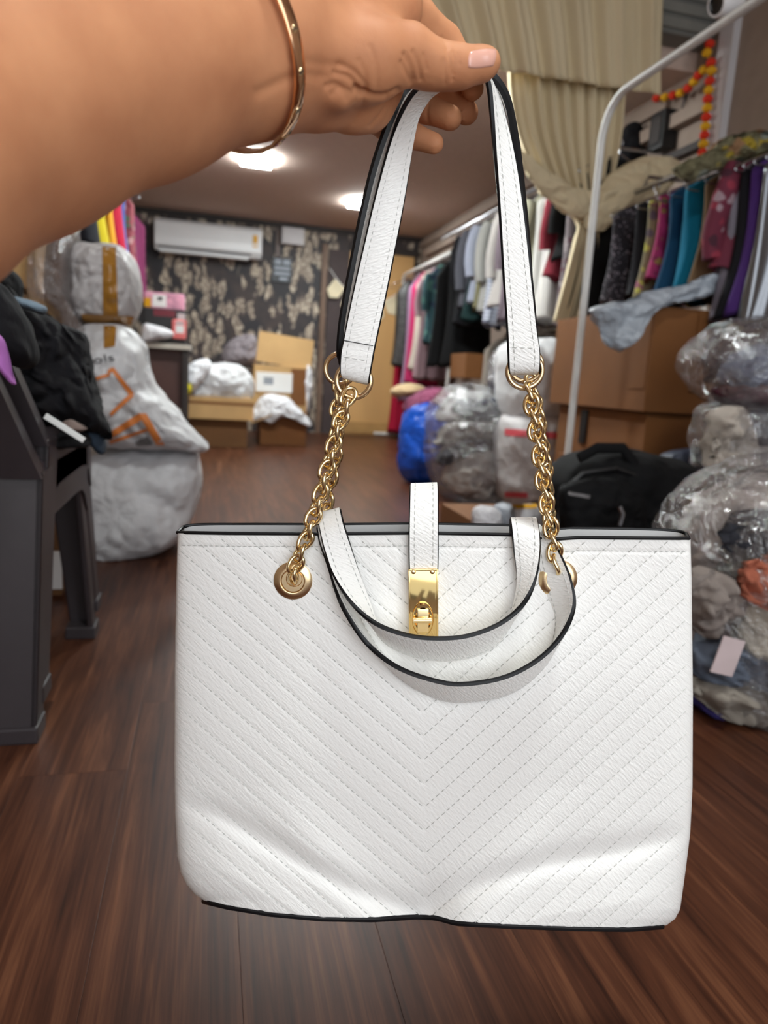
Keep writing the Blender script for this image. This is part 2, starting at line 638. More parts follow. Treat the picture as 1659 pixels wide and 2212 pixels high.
def pillow(name, outline, Y, T, m, parent=None, seed=1, amp=0.012, freq=7.0, hard=True, power=2.0, nr=24, na=96, zfloor=0.0,
           flat_front=0.0, tilt=0.0, centre=None, wrinkle=0.3):
    """a stuffed soft body: outline seen from the front (picture points at distance Y), T = half thickness"""
    pts = [at_y(px, py, Y) for px, py in outline]
    P = np.array([(p.x, p.z) for p in pts])
    Q = np.vstack([P, P[:1]])
    # resample the closed outline, rounded
    C = crom(np.vstack([P[-1:], Q, P[1:2]]), na * 3)
    d0 = np.argmin(np.linalg.norm(C[:na] - P[0], axis=1))
    d1 = len(C) - na + np.argmin(np.linalg.norm(C[-na:] - P[0], axis=1))
    C = C[d0:d1]
    idx = np.linspace(0, len(C), na, endpoint=False).astype(int)
    C = C[idx]
    c = C.mean(0)
    if centre:
        q = at_y(centre[0], centre[1], Y)
        c = np.array((q.x, q.z))
    vs, fs = [], []

    def put(side):
        base = len(vs)
        vs.append(Vector((c[0], Y + side * T, c[1])))
        for i in range(1, nr + 1):
            r = math.sin(i / nr * math.pi / 2)
            h = max(0.0, 1 - r ** power) ** (1 / power) if i < nr else 0.0
            for j in range(na):
                q = c + (C[j] - c) * r
                vs.append(Vector((q[0], Y + side * T * h, q[1])))
        return base
    b0 = put(-1)
    b1 = put(1)
    for b, fl in ((b0, 1), (b1, 0)):
        for j in range(na):
            t = (b, b + 1 + j, b + 1 + (j + 1) % na)
            fs.append(t if fl else t[::-1])
        for i in range(nr - 1):
            for j in range(na):
                a0, a1 = b + 1 + i * na + j, b + 1 + i * na + (j + 1) % na
                c0, c1 = a0 + na, a1 + na
                t = (a0, c0, c1, a1)
                fs.append(t if fl else t[::-1])
    for v in vs:
        k = fnz(v, seed, freq, hard)
        k2 = fnz(v, seed + 5, freq, hard)
        k += wrinkle * fnz(v, seed + 3, freq * 3.1, True, 2)
        v.y -= amp * k * (1 if v.y <= Y else -1)
        v.z += amp * 0.35 * k2
        v.x += amp * 0.35 * fnz(v, seed + 9, freq, hard)
        if tilt:
            v.y += tilt * (v.z - c[1])
        if v.z < zfloor:
            v.z = zfloor + 0.001
    o = mesh_obj(name, vs, fs, m, parent)
    bm = bmesh.new()
    bm.from_mesh(o.data)
    bmesh.ops.remove_doubles(bm, verts=bm.verts[:], dist=1e-5)
    bmesh.ops.recalc_face_normals(bm, faces=bm.faces[:])
    for f in bm.faces:
        f.smooth = True
    bm.to_mesh(o.data)
    bm.free()
    return o


def bvh_of(o):
    return BVHTree.FromPolygons([v.co.copy() for v in o.data.vertices], [tuple(p.vertices) for p in o.data.polygons])


def decal(name, quad, target, m, parent, nu=8, nv=8, off=0.002):
    """a flat print or tape laid on the surface of a soft body; quad = four picture points"""
    bv = target if isinstance(target, BVHTree) else bvh_of(target)
    q = [Vector((*p, 0)) for p in quad]
    vs, fs = [], []
    last = None
    for j in range(nv + 1):
        for i in range(nu + 1):
            a = q[0].lerp(q[1], i / nu)
            b = q[3].lerp(q[2], i / nu)
            p = a.lerp(b, j / nv)
            d = ray(p.x, p.y).normalized()
            hit, nrm, _, dist = bv.ray_cast(CAM, d)
            if hit is None:
                hit = CAM + d * (last if last else 2.0)
            else:
                last = (hit - CAM).length
            vs.append(hit - d * off)
    for j in range(nv):
        for i in range(nu):
            a = j * (nu + 1) + i
            fs.append((a, a + 1, a + nu + 2, a + nu + 1))
    n = len(vs)
    vs2 = vs + [v + ray(q[0].x, q[0].y).normalized() * off * 0.9 for v in vs]
    fs2 = fs + [tuple(i + n for i in f[::-1]) for f in fs]
    return mesh_obj(name, vs2, fs2, m, parent)


def text_mesh(body):
    cu = bpy.data.curves.new('lettering', 'FONT')
    cu.body = body
    cu.size = 1.0
    o = bpy.data.objects.new('lettering', cu)
    COL.objects.link(o)
    dg = bpy.context.evaluated_depsgraph_get()
    me = bpy.data.meshes.new_from_object(o.evaluated_get(dg))
    bpy.data.objects.remove(o)
    bpy.data.curves.remove(cu)
    return me


def lettering(name, body, p0, p1, height_px, target, m, parent, off=0.003):
    """writing laid on a surface between two picture points (baseline left, baseline right)"""
    me = text_mesh(body)
    bm = bmesh.new()
    bm.from_mesh(me)
    bmesh.ops.subdivide_edges(bm, edges=bm.edges[:], cuts=1)
    xs = [v.co.x for v in bm.verts]
    x0, x1 = min(xs), max(xs)
    a, b = Vector(p0), Vector(p1)
    dirv = b - a
    nv = Vector((dirv.y, -dirv.x)).normalized()
    bv = bvh_of(target)
    for v in bm.verts:
        p = a + dirv * ((v.co.x - x0) / (x1 - x0)) + nv * (v.co.y / 0.7 * height_px)
        d = ray(p.x, p.y).normalized()
        hit, nrm, _, dist = bv.ray_cast(CAM, d)
        v.co = (hit if hit is not None else CAM + d * 2) - d * off
    bm.to_mesh(me)
    bm.free()
    me.materials.clear()
    me.materials.append(m)
    return link(name, me, parent)


def carton(name, label, x0, x1, y0, y1, z0, z1, m, lid=True, tape=True, rot=0.0, open_flaps=False, tape_axis='x', group=None):
    """cardboard box: body with wall thickness, top flaps, seam tape"""
    root = thing(name, label, 'box', ((x0 + x1) / 2, (y0 + y1) / 2, z0), group)
    cx, cy = (x0 + x1) / 2, (y0 + y1) / 2
    M = Matrix.Translation((cx, cy, 0)) @ Matrix.Rotation(rot, 4, 'Z') @ Matrix.Translation((-cx, -cy, 0))
    MB().box(x0, x1, y0, y1, z0, z1 - 0.006, 0, M, 0.004).build('box_body', m, root)
    if lid and not open_flaps:
        if tape_axis == 'x':
            MB().box(x0, x1, y0, cy - 0.002, z1 - 0.006, z1, 0, M).build('flap', m, root)
            MB().box(x0, x1, cy + 0.002, y1, z1 - 0.006, z1, 0, M).build('flap', m, root)
        else:
            MB().box(x0, cx - 0.002, y0, y1, z1 - 0.006, z1, 0, M).build('flap', m, root)
            MB().box(cx + 0.002, x1, y0, y1, z1 - 0.006, z1, 0, M).build('flap', m, root)
    if tape:
        if tape_axis == 'x':
            MB().box(x0 - 0.0015, x1 + 0.0015, cy - 0.025, cy + 0.025, z1 - 0.1 * (z1 - z0) - 0.04, z1 + 0.001, 0, M).build('tape', MT['tape'], root)
        else:
            MB().box(cx - 0.025, cx + 0.025, y0 - 0.0015, y1 + 0.0015, z1 - 0.1 * (z1 - z0) - 0.04, z1 + 0.001, 0, M).build('tape', MT['tape'], root)
    return root

# ================================================================== THE ROOM
XL, XR, YF, YN, ZC = -0.86, 2.14, 7.49, -1.7, 2.06
YS, ZN = 3.14, 2.52          # the ceiling steps up on the near side of YS

# floor: a screed with laminate planks on it
fl = struct(MB().box(XL, XR, YN, YF, -0.05, -0.008).build('floor', MT['dark']))
PW, PL = 0.15, 1.22
pm = MB().box(-PW / 2 + 0.00015, PW / 2 - 0.00015, -PL / 2 + 0.00015, PL / 2 - 0.00015, -0.008, 0.0, bev=0.0003)
plank0 = pm.build('plank', MT['floor'], fl)
rnd = random.Random(5)
nx = int((XR - XL) / PW) + 1
first = True
for i in range(nx):
    off = rnd.uniform(0, PL)
    x = XL + PW * (i + 0.5)
    if x + PW / 2 > XR + 0.06:
        continue
    y = YN - PL + off
    while y - PL / 2 < YF:
        if y + PL / 2 > YN + 0.5 and y - PL / 2 < YF - 0.2:
            o = plank0 if first else plank0.copy()
            if not first:
                COL.objects.link(o)
            first = False
            o.location = (x, y, 0)
        y += PL

struct(MB().box(XL - 0.1, XR + 0.1, YS, YF + 0.1, ZC, ZN + 0.08).build('ceiling', MT['ceiling']))
struct(MB().box(XL - 0.1, XR + 0.1, YN, YS, ZN, ZN + 0.08).build('ceiling', MT['ceiling']))
struct(MB().box(XL - 0.1, XL, YN, YF, -0.06, ZN).build('wall_left', MT['wall']))
struct(MB().box(XR, XR + 0.1, YN, YF, -0.06, ZN).build('wall_right', MT['wall']))
struct(MB().box(XL - 0.1, XR + 0.1, YF, YF + 0.1, -0.06, ZC).build('wall_far', MT['paper']))
# dark cornice along the far wall and a shadow-gap moulding on the right wall
struct(MB().box(XL, XR, YF - 0.03, YF, ZC - 0.045, ZC).build('trim_1', MT['dark']))
struct(MB().box(XR - 0.03, XR, 3.3, YF, ZC - 0.10, ZC - 0.04).build('trim_2', MT['wall']))
struct(MB().box(XR - 0.05, XR, 2.95, 7.2, 1.84, 1.90).build('trim_3', MT['wall']))
struct(MB().box(XR - 0.04, XR, 2.95, 7.2, 1.70, 1.73).build('trim_4', MT['dark']))
struct(MB().box(XR - 0.035, XR, 2.86, 2.95, 0, ZN).build('trim_5', MT['grey_plastic']))
# brown jamb strip and plywood door on the far wall
a = at_y(694, 700, YF - 0.02)
b = at_y(722, 700, YF - 0.02)
c = at_y(748, 700, YF - 0.02)
e = at_y(872, 700, YF - 0.02)
struct(MB().box(a.x - 0.02, a.x + 0.035, YF - 0.05, YF, 0, 1.9, bev=0.004).build('trim_6', mat('brown_jamb', (112, 88, 72), 0.6)))
struct(MB().box(a.x + 0.05, c.x, YF - 0.03, YF, 0, 1.86).build('trim_7', mat('dark_curtain_strip', (66, 54, 54), 0.7)))
dr = struct(MB().box(c.x, e.x + 0.06, YF - 0.06, YF, 0.0, 1.86, bev=0.004).build('door_1', MT['plywood']))
struct(MB().box(c.x - 0.0, e.x + 0.1, YF - 0.07, YF, 1.86, 1.93).build('trim_8', MT['dark']))
# lighter strip at floor of door
MB().box(c.x + 0.02, e.x + 0.05, YF - 0.075, YF - 0.06, 0.02, 0.14, bev=0.003).build('kick_panel', mat('kick_panel', (176, 136, 84), 0.4), dr)


def led_panel(x, y, label, ZC=ZC):
    """surface-mounted opal panel: white frame, dropped glowing diffuser"""
    r = thing('ceiling_light', label, 'ceiling light', (x, y, ZC), 'ceiling lights')
    m = MB()
    sx, sy = 0.105, 0.15
    m.box(x - sx - 0.012, x + sx + 0.012, y - sy - 0.012, y - sy, ZC - 0.006, ZC)
    m.box(x - sx - 0.012, x + sx + 0.012, y + sy, y + sy + 0.012, ZC - 0.006, ZC)
    m.box(x - sx - 0.012, x - sx, y - sy, y + sy, ZC - 0.006, ZC)
    m.box(x + sx, x + sx + 0.012, y - sy, y + sy, ZC - 0.006, ZC)
    m.build('frame', MT['white'], r)
    MB().box(x - sx, x + sx, y - sy, y + sy, ZC - 0.026, ZC - 0.001, bev=0.008).build('diffuser', MT['led'], r, True)  # dropped below the frame so its glowing sides brighten the ceiling


p1 = at_z(556, 341, ZC)
p2 = at_z(784, 436, ZC)
led_panel(p1.x, p1.y, 'glowing ceiling light hanging over the open floor, below the bangle wrist')
led_panel(p2.x, p2.y, 'glowing ceiling light half hidden by the white bag strap')
led_panel(p1.x, 3.6, 'added unseen ceiling light over the stacked white sacks')  # added panel, hidden by the arm, to brighten the room
led_panel(0.86, 3.42, 'added unseen ceiling light hidden behind the raised thumb')  # another added panel, out of sight, lighting the clothes row and ceiling step
led_panel(0.35, 0.1, 'added unseen ceiling light over the raised hand', ZN)  # unseen panel added to light hand and bag from above

# ================================================================== THE HANDBAG
bag = thing('handbag', 'white chevron-stitched leather tote bag with gold chains, held up by the hand', 'handbag', bagp(935, 1990, -0.05))
BX = (bagp(1000, 1500) - bagp(900, 1500)).normalized()
BY = NB.cross(BX)


def side_l(py):
    return pw(py, [(1140, 384), (1250, 381), (1450, 377), (1650, 376), (1760, 378), (1850, 383), (1885, 391), (1910, 403), (1930, 420), (1945, 440)])


def side_r(py):
    return pw(py, [(1140, 1491), (1250, 1494), (1500, 1497), (1700, 1496), (1800, 1491), (1880, 1481), (1930, 1474), (1965, 1469), (1985, 1458), (2000, 1438)])


def top_y(u):
    return pw(u, [(0, 1152), (0.1, 1154), (0.28, 1155), (0.47, 1153), (0.66, 1157), (0.72, 1168), (0.78, 1163), (1, 1165)])


def bot_y(u):
    return pw(u, [(0, 1945), (0.05, 1957), (0.14, 1972), (0.25, 1982), (0.36, 1984), (0.45, 1978), (0.49, 1980), (0.54, 1992), (0.66, 1998), (0.8, 2003), (0.92, 2005), (1, 1999)])


def bdep(v):
    return 0.017 + 0.030 * (v ** 1.4)


def fold(px, py):
    """soft folds pressed into the front panel (metres towards the viewer)"""
    w = 0.0
    yl = pw(px, [(376, 1738), (470, 1765), (600, 1835), (760, 1930), (900, 1975), (1000, 1930), (1180, 1868), (1330, 1845), (1496, 1805)])
    d = py - yl
    if d > -60:
        s = 1 / (1 + math.exp(-d / 14))
        w += 0.060 * s * min(d if d > 0 else 0, 110) * 0.00033 * 3.0
        w -= 0.0035 * math.exp(-((d + 8) / 26) ** 2)
    # dent at the middle of the lower edge
    w -= 0.008 * math.exp(-((px - 915) / 60) ** 2) * math.exp(-((py - 1990) / 85) ** 2)
    # gentle ridges rising from it
    w += 0.004 * math.exp(-((px - 780 + (1980 - py) * 0.7) / 70) ** 2) * max(0, min(1, (py - 1700) / 150))
    w += 0.004 * math.exp(-((px - 1050 - (1980 - py) * 0.6) / 80) ** 2) * max(0, min(1, (py - 1700) / 150))
    # slow waviness of the leather
    w += 0.0035 * noise.noise(Vector((px / 260.0, py / 300.0, 1.7)))
    w += 0.006 * math.exp(-((px - 700) / 260) ** 2) * math.exp(-((py - 1480) / 260) ** 2)
    w += 0.005 * math.exp(-((px - 1230) / 220) ** 2) * math.exp(-((py - 1500) / 280) ** 2)
    return w


CH_S = 0.88


def chev_x(py):
    return 903 + (py - 1100) * 0.02


CH_Y = [1539 + 52.5 * k - (0.28 * k * k if 0 < k < 9 else (17.9 + 4.2 * (k - 8) if k >= 9 else 0)) for k in range(-26, 20)]


def chev_c(px, py):
    return py + CH_S * abs(px - chev_x(py))


CHA = np.array(CH_Y)


def groove(px, py):
    c = chev_c(px, py)
    d = np.min(np.abs(CHA - c)) / 1.33 * 0.00033
    return -0.00048 * math.exp(-(d / 0.0011) ** 2)


def front_w(s, v, px, py):
    b = bdep(v)
    p = 7.0
    q = max(0.0, 1 - abs(s) ** p) ** (1 / p)
    soft = 1 - abs(s) ** 10
    # the upper hem is turned and flat
    g = groove(px, py) if py > top_y((s + 1) / 2) + 24 else groove(px, py) * 0.6
    hem = -0.0007 * math.exp(-(((py - top_y((s + 1) / 2) - 27) * 0.00033) / 0.0011) ** 2)
    return -b + b * q + soft * fold(px, py) + g * soft + hem


NU, NV_ = 300, 232
ss = np.concatenate([[-1, -0.998, -0.993, -0.985], np.linspace(-0.975, 0.975, NU), [0.985, 0.993, 0.998, 1.0]])
nf = len(ss)
NBK = 60
vs, uvs, fs, fm = [], [], [], []
ring = nf + NBK
rim_loop, rim_in = [], []
for j in range(NV_ + 1):
    v = j / NV_
    b = bdep(v)
    for s in ss:
        u = (s + 1) / 2
        py = top_y(u) + (bot_y(u) - top_y(u)) * v
        xl, xr = side_l(py), side_r(py)
        cxm = (xl + xr) / 2
        px = cxm + (xr - xl) / 2 * s
        p = bagq(px, py, front_w(s, v, px, py))
        vs.append(p)
        uvs.append(((px - 935) * 0.00033, -(py - 1160) * 0.00033))
    for i in range(NBK):
        s = math.cos(math.pi * (i + 1) / (NBK + 1))
        u = (s + 1) / 2
        py = top_y(u) + (bot_y(u) - top_y(u)) * v
        xl, xr = side_l(py), side_r(py)
        q = max(0.0, 1 - abs(s) ** 7.0) ** (1 / 7.0)
        px = (xl + xr) / 2 + (xr - xl) / 2 * s * (1 - 0.03 * q)
        wob = 0.004 * noise.noise(Vector((px / 150, 3.3, py / 300)))
        vs.append(bagq(px, py - 20 * q * (1 - v) ** 2 - 24 * q * v, -b - b * q + wob))
        uvs.append(((px - 935) * 0.00033, -(py - 1160) * 0.00033))
for j in range(NV_):
    for i in range(ring):
        a0, a1 = j * ring + i, j * ring + (i + 1) % ring
        fs.append((a0, a0 + ring, a1 + ring, a1))
        fm.append(0)
n0 = len(vs)
cb = sum((vs[NV_ * ring + i] for i in range(ring)), Vector()) / ring
vs.append(cb)
uvs.append((0, 0))
for i in range(ring):
    fs.append((NV_ * ring + i, n0, NV_ * ring + (i + 1) % ring))
    fm.append(1)
top = vs[:ring]
body = mesh_obj('bag_body', vs, fs, [MT['leather'], MT['edge']], bag, True, uvs, fm)
body['label'] = 'white leather panels quilted in chevrons'
# lining inside the mouth
lv, lf = [], []
ctr = sum(top, Vector()) / ring
NL = 10
for j in range(NL):
    for i in range(ring):
        p = top[i]
        inw = Vector((0, 0, 0))
        q = p - ctr
        inw = (NB if i >= nf else -NB) * 0.0022
        lv.append(p + inw - BX * (0.003 if q.dot(BX) > 0 else -0.003) + BY * (-0.012 * j + 0.0004))
for j in range(NL - 1):
    for i in range(ring):
        a0, a1 = j * ring + i, j * ring + (i + 1) % ring
        lf.append((a0, a1, a1 + ring, a0 + ring))
mesh_obj('lining', lv, lf, MT['lining'], bag)
# black painted rim and base piping
step = [top[i] for i in list(range(0, nf, 5)) + list(range(nf, ring, 2))]
MB().tube([p + BY * 0.0006 for p in step], 0.0013, 8, True).build('rim_edge', MT['edge'], bag, True)
bot = [vs[NV_ * ring + i] for i in range(0, nf, 4)]
MB().tube([p - BY * 0.0014 - NB * 0.0012 for p in bot], 0.0024, 8).build('base_piping', MT['edge'], bag, True)

# ------------------------------------------------ stitches laid on the front panel
body_bvh = BVHTree.FromPolygons(vs, fs)


def on_front(px, py, off=0.0002):
    d = ray(px, py).normalized()
    hit, nrm, _, dist = body_bvh.ray_cast(CAM, d)
    if hit is None:
        return None
    return hit - d * off, nrm


def stitch_mesh(name, segs, r, m, parent):
    """many short thread dashes as one mesh; segs = (a, b, normal)"""
    V, Fc = [], []
    for a, b, n in segs:
        t = (b - a)
        if t.length < 1e-6:
            continue
        t.normalize()
        s = t.cross(n)
        if s.length < 1e-6:
            continue
        s.normalize()
        n2 = s.cross(t)
        o = len(V)
        mid = (a + b) / 2
        for c, k in ((a, 0.35), (mid, 1.0), (b, 0.35)):
            V += [c + s * r * k, c + n2 * r * k, c - s * r * k, c - n2 * r * 0.3]
        for q in (0, 4):
            for i in range(4):
                Fc.append((o + q + i, o + q + (i + 1) % 4, o + q + 4 + (i + 1) % 4, o + q + 4 + i))
        Fc.append((o + 3, o + 2, o + 1, o))
        Fc.append((o + 8, o + 9, o + 10, o + 11))
    ob = mesh_obj(name, V, Fc, m, parent, False)
    ob['kind'] = 'stuff'
    return ob


segs = []
for c in CH_Y:
    for sg in (-1, 1):
        t = 4.0
        while t < 700:
            def pt(tt):
                x = chev_x(1500) + sg * tt
                for _ in range(2):
                    y = c - CH_S * abs(x - chev_x(1500))
                    x = chev_x(y) + sg * tt
                return x, c - CH_S * tt
            xa, ya = pt(t)
            xb, yb = pt(t + 7.6)
            t += 11.2
            if ya < 1158 or yb < 1158 or ya > 1999:
                continue
            if xa < side_l(ya) + 6 or xa > side_r(ya) - 6 or xb < side_l(yb) + 6 or xb > side_r(yb) - 6:
                continue
            A, B = on_front(xa, ya), on_front(xb, yb)
            if A and B:
                segs.append((A[0], B[0], A[1]))
stitch_mesh('chevron_stitching', segs, 0.00042, MT['thread'], bag)
segs = []
x = 392.0
while x < 1484:
    u = (x - 384) / 1107
    A, B = on_front(x, top_y(u) + 26), on_front(x + 9, top_y(u) + 26)
    if A and B:
        segs.append((A[0], B[0], A[1]))
    x += 12
stitch_mesh('hem_stitching', segs, 0.0004, MT['thread'], bag)
# slanting stitch ends on the inner side of the back panel
segs = []
for k in range(30):
    u = 0.02 + k * 0.033
    if 0.43 < u < 0.53:
        continue
    sgn = 1 if u < 0.48 else -1
    i = nf + int((1 - u) * (NBK - 1))
    p = top[i] + NB * 0.0045 - BY * 0.005
    segs.append((p, p - BY * 0.003 + BX * 0.004 * sgn, NB))
stitch_mesh('inner_stitching', segs, 0.0005, MT['thread'], bag)


# ------------------------------------------------ straps
def ribbon(name, secs, thick, parent, n=90, m=None, stitch=True, inset=0.0032, both=False):
    """leather strap swept through (left edge, right edge) pairs; black painted edges"""
    m = m or [MT['strap'], MT['edge']]
    A = np.array([list(a) + list(b) for a, b in secs])
    C = crom(A, n)
    L, Rr = [Vector(c[:3]) for c in C], [Vector(c[3:]) for c in C]
    vs, fs, fm, uv = [], [], [], []
    NWd = 6
    per = 2 * (NWd + 1) + 2
    dist = 0.0
    nrms = []
    for i in range(n):
        t = ((L[min(i + 1, n - 1)] + Rr[min(i + 1, n - 1)]) - (L[max(i - 1, 0)] + Rr[max(i - 1, 0)])).normalized()
        wv = (Rr[i] - L[i])
        wd = wv.length
        wv = wv.normalized()
        nr = wv.cross(t)
        nr.normalize()
        if i and nr.dot(nrms[-1]) < 0:
            pass
        nrms.append(nr)
        if i:
            dist += ((L[i] + Rr[i]) / 2 - (L[i - 1] + Rr[i - 1]) / 2).length
        for k in range(NWd + 1):
            f = k / NWd
            crown = 0.12 * thick * math.sin(math.pi * f)
            vs.append(L[i].lerp(Rr[i], f) + nr * (thick / 2 + crown))
            uv.append((f * 0.02, dist))
        vs.append(Rr[i] + wv * thick * 0.28)
        uv.append((0.02, dist))
        for k in range(NWd + 1):
            f = 1 - k / NWd
            vs.append(L[i].lerp(Rr[i], f) - nr * thick / 2)
            uv.append((f * 0.02, dist))
        vs.append(L[i] - wv * thick * 0.28)
        uv.append((0.0, dist))
    for i in range(n - 1):
        for k in range(per):
            a, b = i * per + k, i * per + (k + 1) % per
            fs.append((a, b, b + per, a + per))
            fm.append(0 if (k < NWd or NWd + 2 <= k < 2 * NWd + 2) else 1)
    fs.append(tuple(range(per)))
    fs.append(tuple((n - 1) * per + k for k in range(per))[::-1])
    fm += [1, 1]
    o = mesh_obj(name, vs, fs, m, parent, True, uv, fm)
    bm = bmesh.new()
    bm.from_mesh(o.data)
    bmesh.ops.recalc_face_normals(bm, faces=bm.faces[:])
    bm.to_mesh(o.data)
    bm.free()
    try:
        o.data.set_sharp_from_angle(angle=R_(50))
    except Exception:
        pass
    if stitch:
        segs = []
        for sgn in ((1, -1) if both else (1, -1)):
            for side in (0, 1):
                s, nxt = 0.0, 0.0
                pts, ns = [], []
                for i in range(n):
                    wv = (Rr[i] - L[i]).normalized()
                    e = L[i] + wv * inset if side == 0 else Rr[i] - wv * inset
                    pts.append(e + nrms[i] * sgn * (thick / 2 + 0.00015))
                    ns.append(nrms[i] * sgn)
                # walk along and drop dashes
                cum = [0.0]
                for i in range(1, n):
                    cum.append(cum[-1] + (pts[i] - pts[i - 1]).length)
                pos = 0.002

                def ev(q):
                    i = min(int(np.searchsorted(cum, q, side='right') - 1), n - 2)
                    f = (q - cum[i]) / max(cum[i + 1] - cum[i], 1e-9)
                    return pts[i].lerp(pts[i + 1], f), ns[i]
                while pos + 0.0035 < cum[-1] - 0.002:
                    a, nn = ev(pos)
                    b, _ = ev(pos + 0.0032)
                    segs.append((a, b, nn))
                    pos += 0.0046
        stitch_mesh('stitching', segs, 0.00036, MT['thread'], o)
    return o


def sec(xl, yl, wl, xr, yr, wr):
    return bagq(xl, yl, wl), bagq(xr, yr, wr)


# the pair of drooping hand loops
ribbon('hand_loop', [
    sec(703, 1215, -0.030, 748, 1205, -0.030),
    sec(694, 1150, -0.018, 740, 1140, -0.018),
    sec(687, 1112, -0.006, 734, 1101, -0.006),
    sec(694, 1150, 0.007, 742, 1135, 0.007),
    sec(703, 1190, 0.012, 756, 1180, 0.009),
    sec(722, 1245, 0.017, 775, 1240, 0.009),
    sec(760, 1303, 0.024, 797, 1305, 0.009),
    sec(812, 1347, 0.029, 822, 1374, 0.010),
    sec(880, 1372, 0.032, 872, 1408, 0.011),
    sec(945, 1379, 0.033, 945, 1424, 0.011),
    sec(1012, 1373, 0.032, 1018, 1417, 0.011),
    sec(1080, 1347, 0.029, 1072, 1389, 0.010),
    sec(1130, 1305, 0.024, 1104, 1335, 0.009),
    sec(1157, 1250, 0.018, 1119, 1262, 0.009),
    sec(1165, 1190, 0.012, 1112, 1192, 0.009),
    sec(1163, 1150, 0.007, 1107, 1150, 0.007),
    sec(1158, 1122, -0.006, 1103, 1122, -0.006),
    sec(1158, 1150, -0.018, 1103, 1150, -0.018),
    sec(1158, 1215, -0.030, 1103, 1215, -0.030),
], 0.0034, bag, 150)
ribbon('hand_loop', [
    sec(712, 1230, -0.034, 752, 1225, -0.034),
    sec(692, 1165, -0.022, 735, 1160, -0.022),
    sec(686, 1140, -0.005, 728, 1133, -0.010),
    sec(692, 1172, 0.005, 730, 1165, 0.003),
    sec(708, 1220, 0.010, 745, 1215, 0.003),
    sec(724, 1272, 0.012, 762, 1290, 0.003),
    sec(748, 1325, 0.017, 784, 1350, 0.003),
    sec(795, 1392, 0.022, 825, 1418, 0.004),
    sec(862, 1443, 0.026, 880, 1473, 0.005),
    sec(950, 1473, 0.029, 955, 1509, 0.006),
    sec(1012, 1477, 0.030, 1020, 1512, 0.006),
    sec(1092, 1462, 0.029, 1092, 1499, 0.006),
    sec(1162, 1425, 0.027, 1150, 1463, 0.005),
    sec(1213, 1373, 0.024, 1190, 1410, 0.004),
    sec(1240, 1310, 0.020, 1200, 1340, 0.003),
    sec(1232, 1250, 0.014, 1182, 1280, 0.003),
    sec(1206, 1190, 0.009, 1165, 1215, 0.003),
    sec(1186, 1160, 0.004, 1158, 1180, 0.003),
    sec(1166, 1136, -0.010, 1140, 1142, -0.012),
    sec(1160, 1160, -0.024, 1130, 1160, -0.024),
    sec(1150, 1230, -0.034, 1120, 1230, -0.034),
], 0.0034, bag, 160)

# the shoulder straps: a front one and its twin just behind, both in the hand
ribbon('shoulder_strap', [
    sec(752, 815, -0.004, 798, 826, -0.004),
    sec(738, 806, 0.004, 796, 819, 0.004),
    sec(738, 768, 0.0055, 803, 778, 0.0055),
    sec(744, 735, 0.005, 808, 750, 0.005),
    sec(763, 640, 0.005, 829, 652, 0.004),
    sec(790, 520, 0.005, 853, 532, 0.003),
    sec(813, 420, 0.006, 872, 430, 0.002),
    sec(842, 310, 0.009, 889, 318, 0.001),
    sec(866, 245, 0.013, 900, 258, 0.000),
    sec(893, 200, 0.016, 918, 222, -0.001),
    sec(925, 175, 0.018, 938, 200, -0.001),
    sec(975, 160, 0.018, 977, 178, -0.001),
    sec(1020, 155, 0.017, 1020, 168, -0.002),
    sec(1046, 163, 0.016, 1050, 163, -0.004),
    sec(1056, 185, 0.014, 1068, 190, -0.002),
    sec(1062, 240, 0.012, 1086, 250, -0.001),
    sec(1069, 330, 0.009, 1108, 340, 0.000),
    sec(1079, 450, 0.007, 1127, 456, 0.002),
    sec(1089, 600, 0.006, 1145, 606, 0.004),
    sec(1096, 700, 0.006, 1156, 704, 0.005),
    sec(1099, 760, 0.006, 1164, 762, 0.0055),
    sec(1101, 796, 0.004, 1163, 796, 0.004),
    sec(1106, 806, -0.004, 1158, 804, -0.004),
], 0.0036, bag, 220)
ribbon('shoulder_strap', [
    sec(736, 788, -0.022, 780, 792, -0.022),
    sec(733, 760, -0.012, 760, 766, -0.026),
    sec(739, 690, -0.008, 765, 697, -0.024),
    sec(759, 580, -0.003, 785, 588, -0.021),
    sec(788, 440, 0.001, 812, 448, -0.018),
    sec(814, 340, 0.005, 836, 346, -0.014),
    sec(849, 245, 0.009, 868, 252, -0.010),
    sec(878, 192, 0.006, 905, 210, -0.013),
    sec(925, 160, 0.009, 938, 190, -0.013),
    sec(975, 150, 0.010, 977, 172, -0.013),
    sec(1022, 152, -0.010, 1024, 158, 0.006),
    sec(1050, 160, -0.012, 1060, 162, 0.006),
    sec(1080, 215, -0.014, 1094, 210, 0.002),
    sec(1097, 300, -0.016, 1113, 296, -0.001),
    sec(1106, 400, -0.018, 1126, 398, -0.003),
    sec(1106, 550, -0.022, 1142, 550, -0.008),
    sec(1100, 700, -0.020, 1156, 702, -0.022),
    sec(1102, 770, -0.022, 1160, 772, -0.023),
], 0.0052, bag, 180)


# stitched turn-back ends of the front strap
def strap_band(pts, w):
    segs = []
    for (xa, ya), (xb, yb) in zip(pts[:-1], pts[1:]):
        n = max(1, int(math.hypot(xb - xa, yb - ya) / 13))
        for k in range(n):
            f0, f1 = k / n, (k + 0.68) / n
            segs.append((bagq(xa + (xb - xa) * f0, ya + (yb - ya) * f0, w), bagq(xa + (xb - xa) * f1, ya + (yb - ya) * f1, w), NB))
    return segs


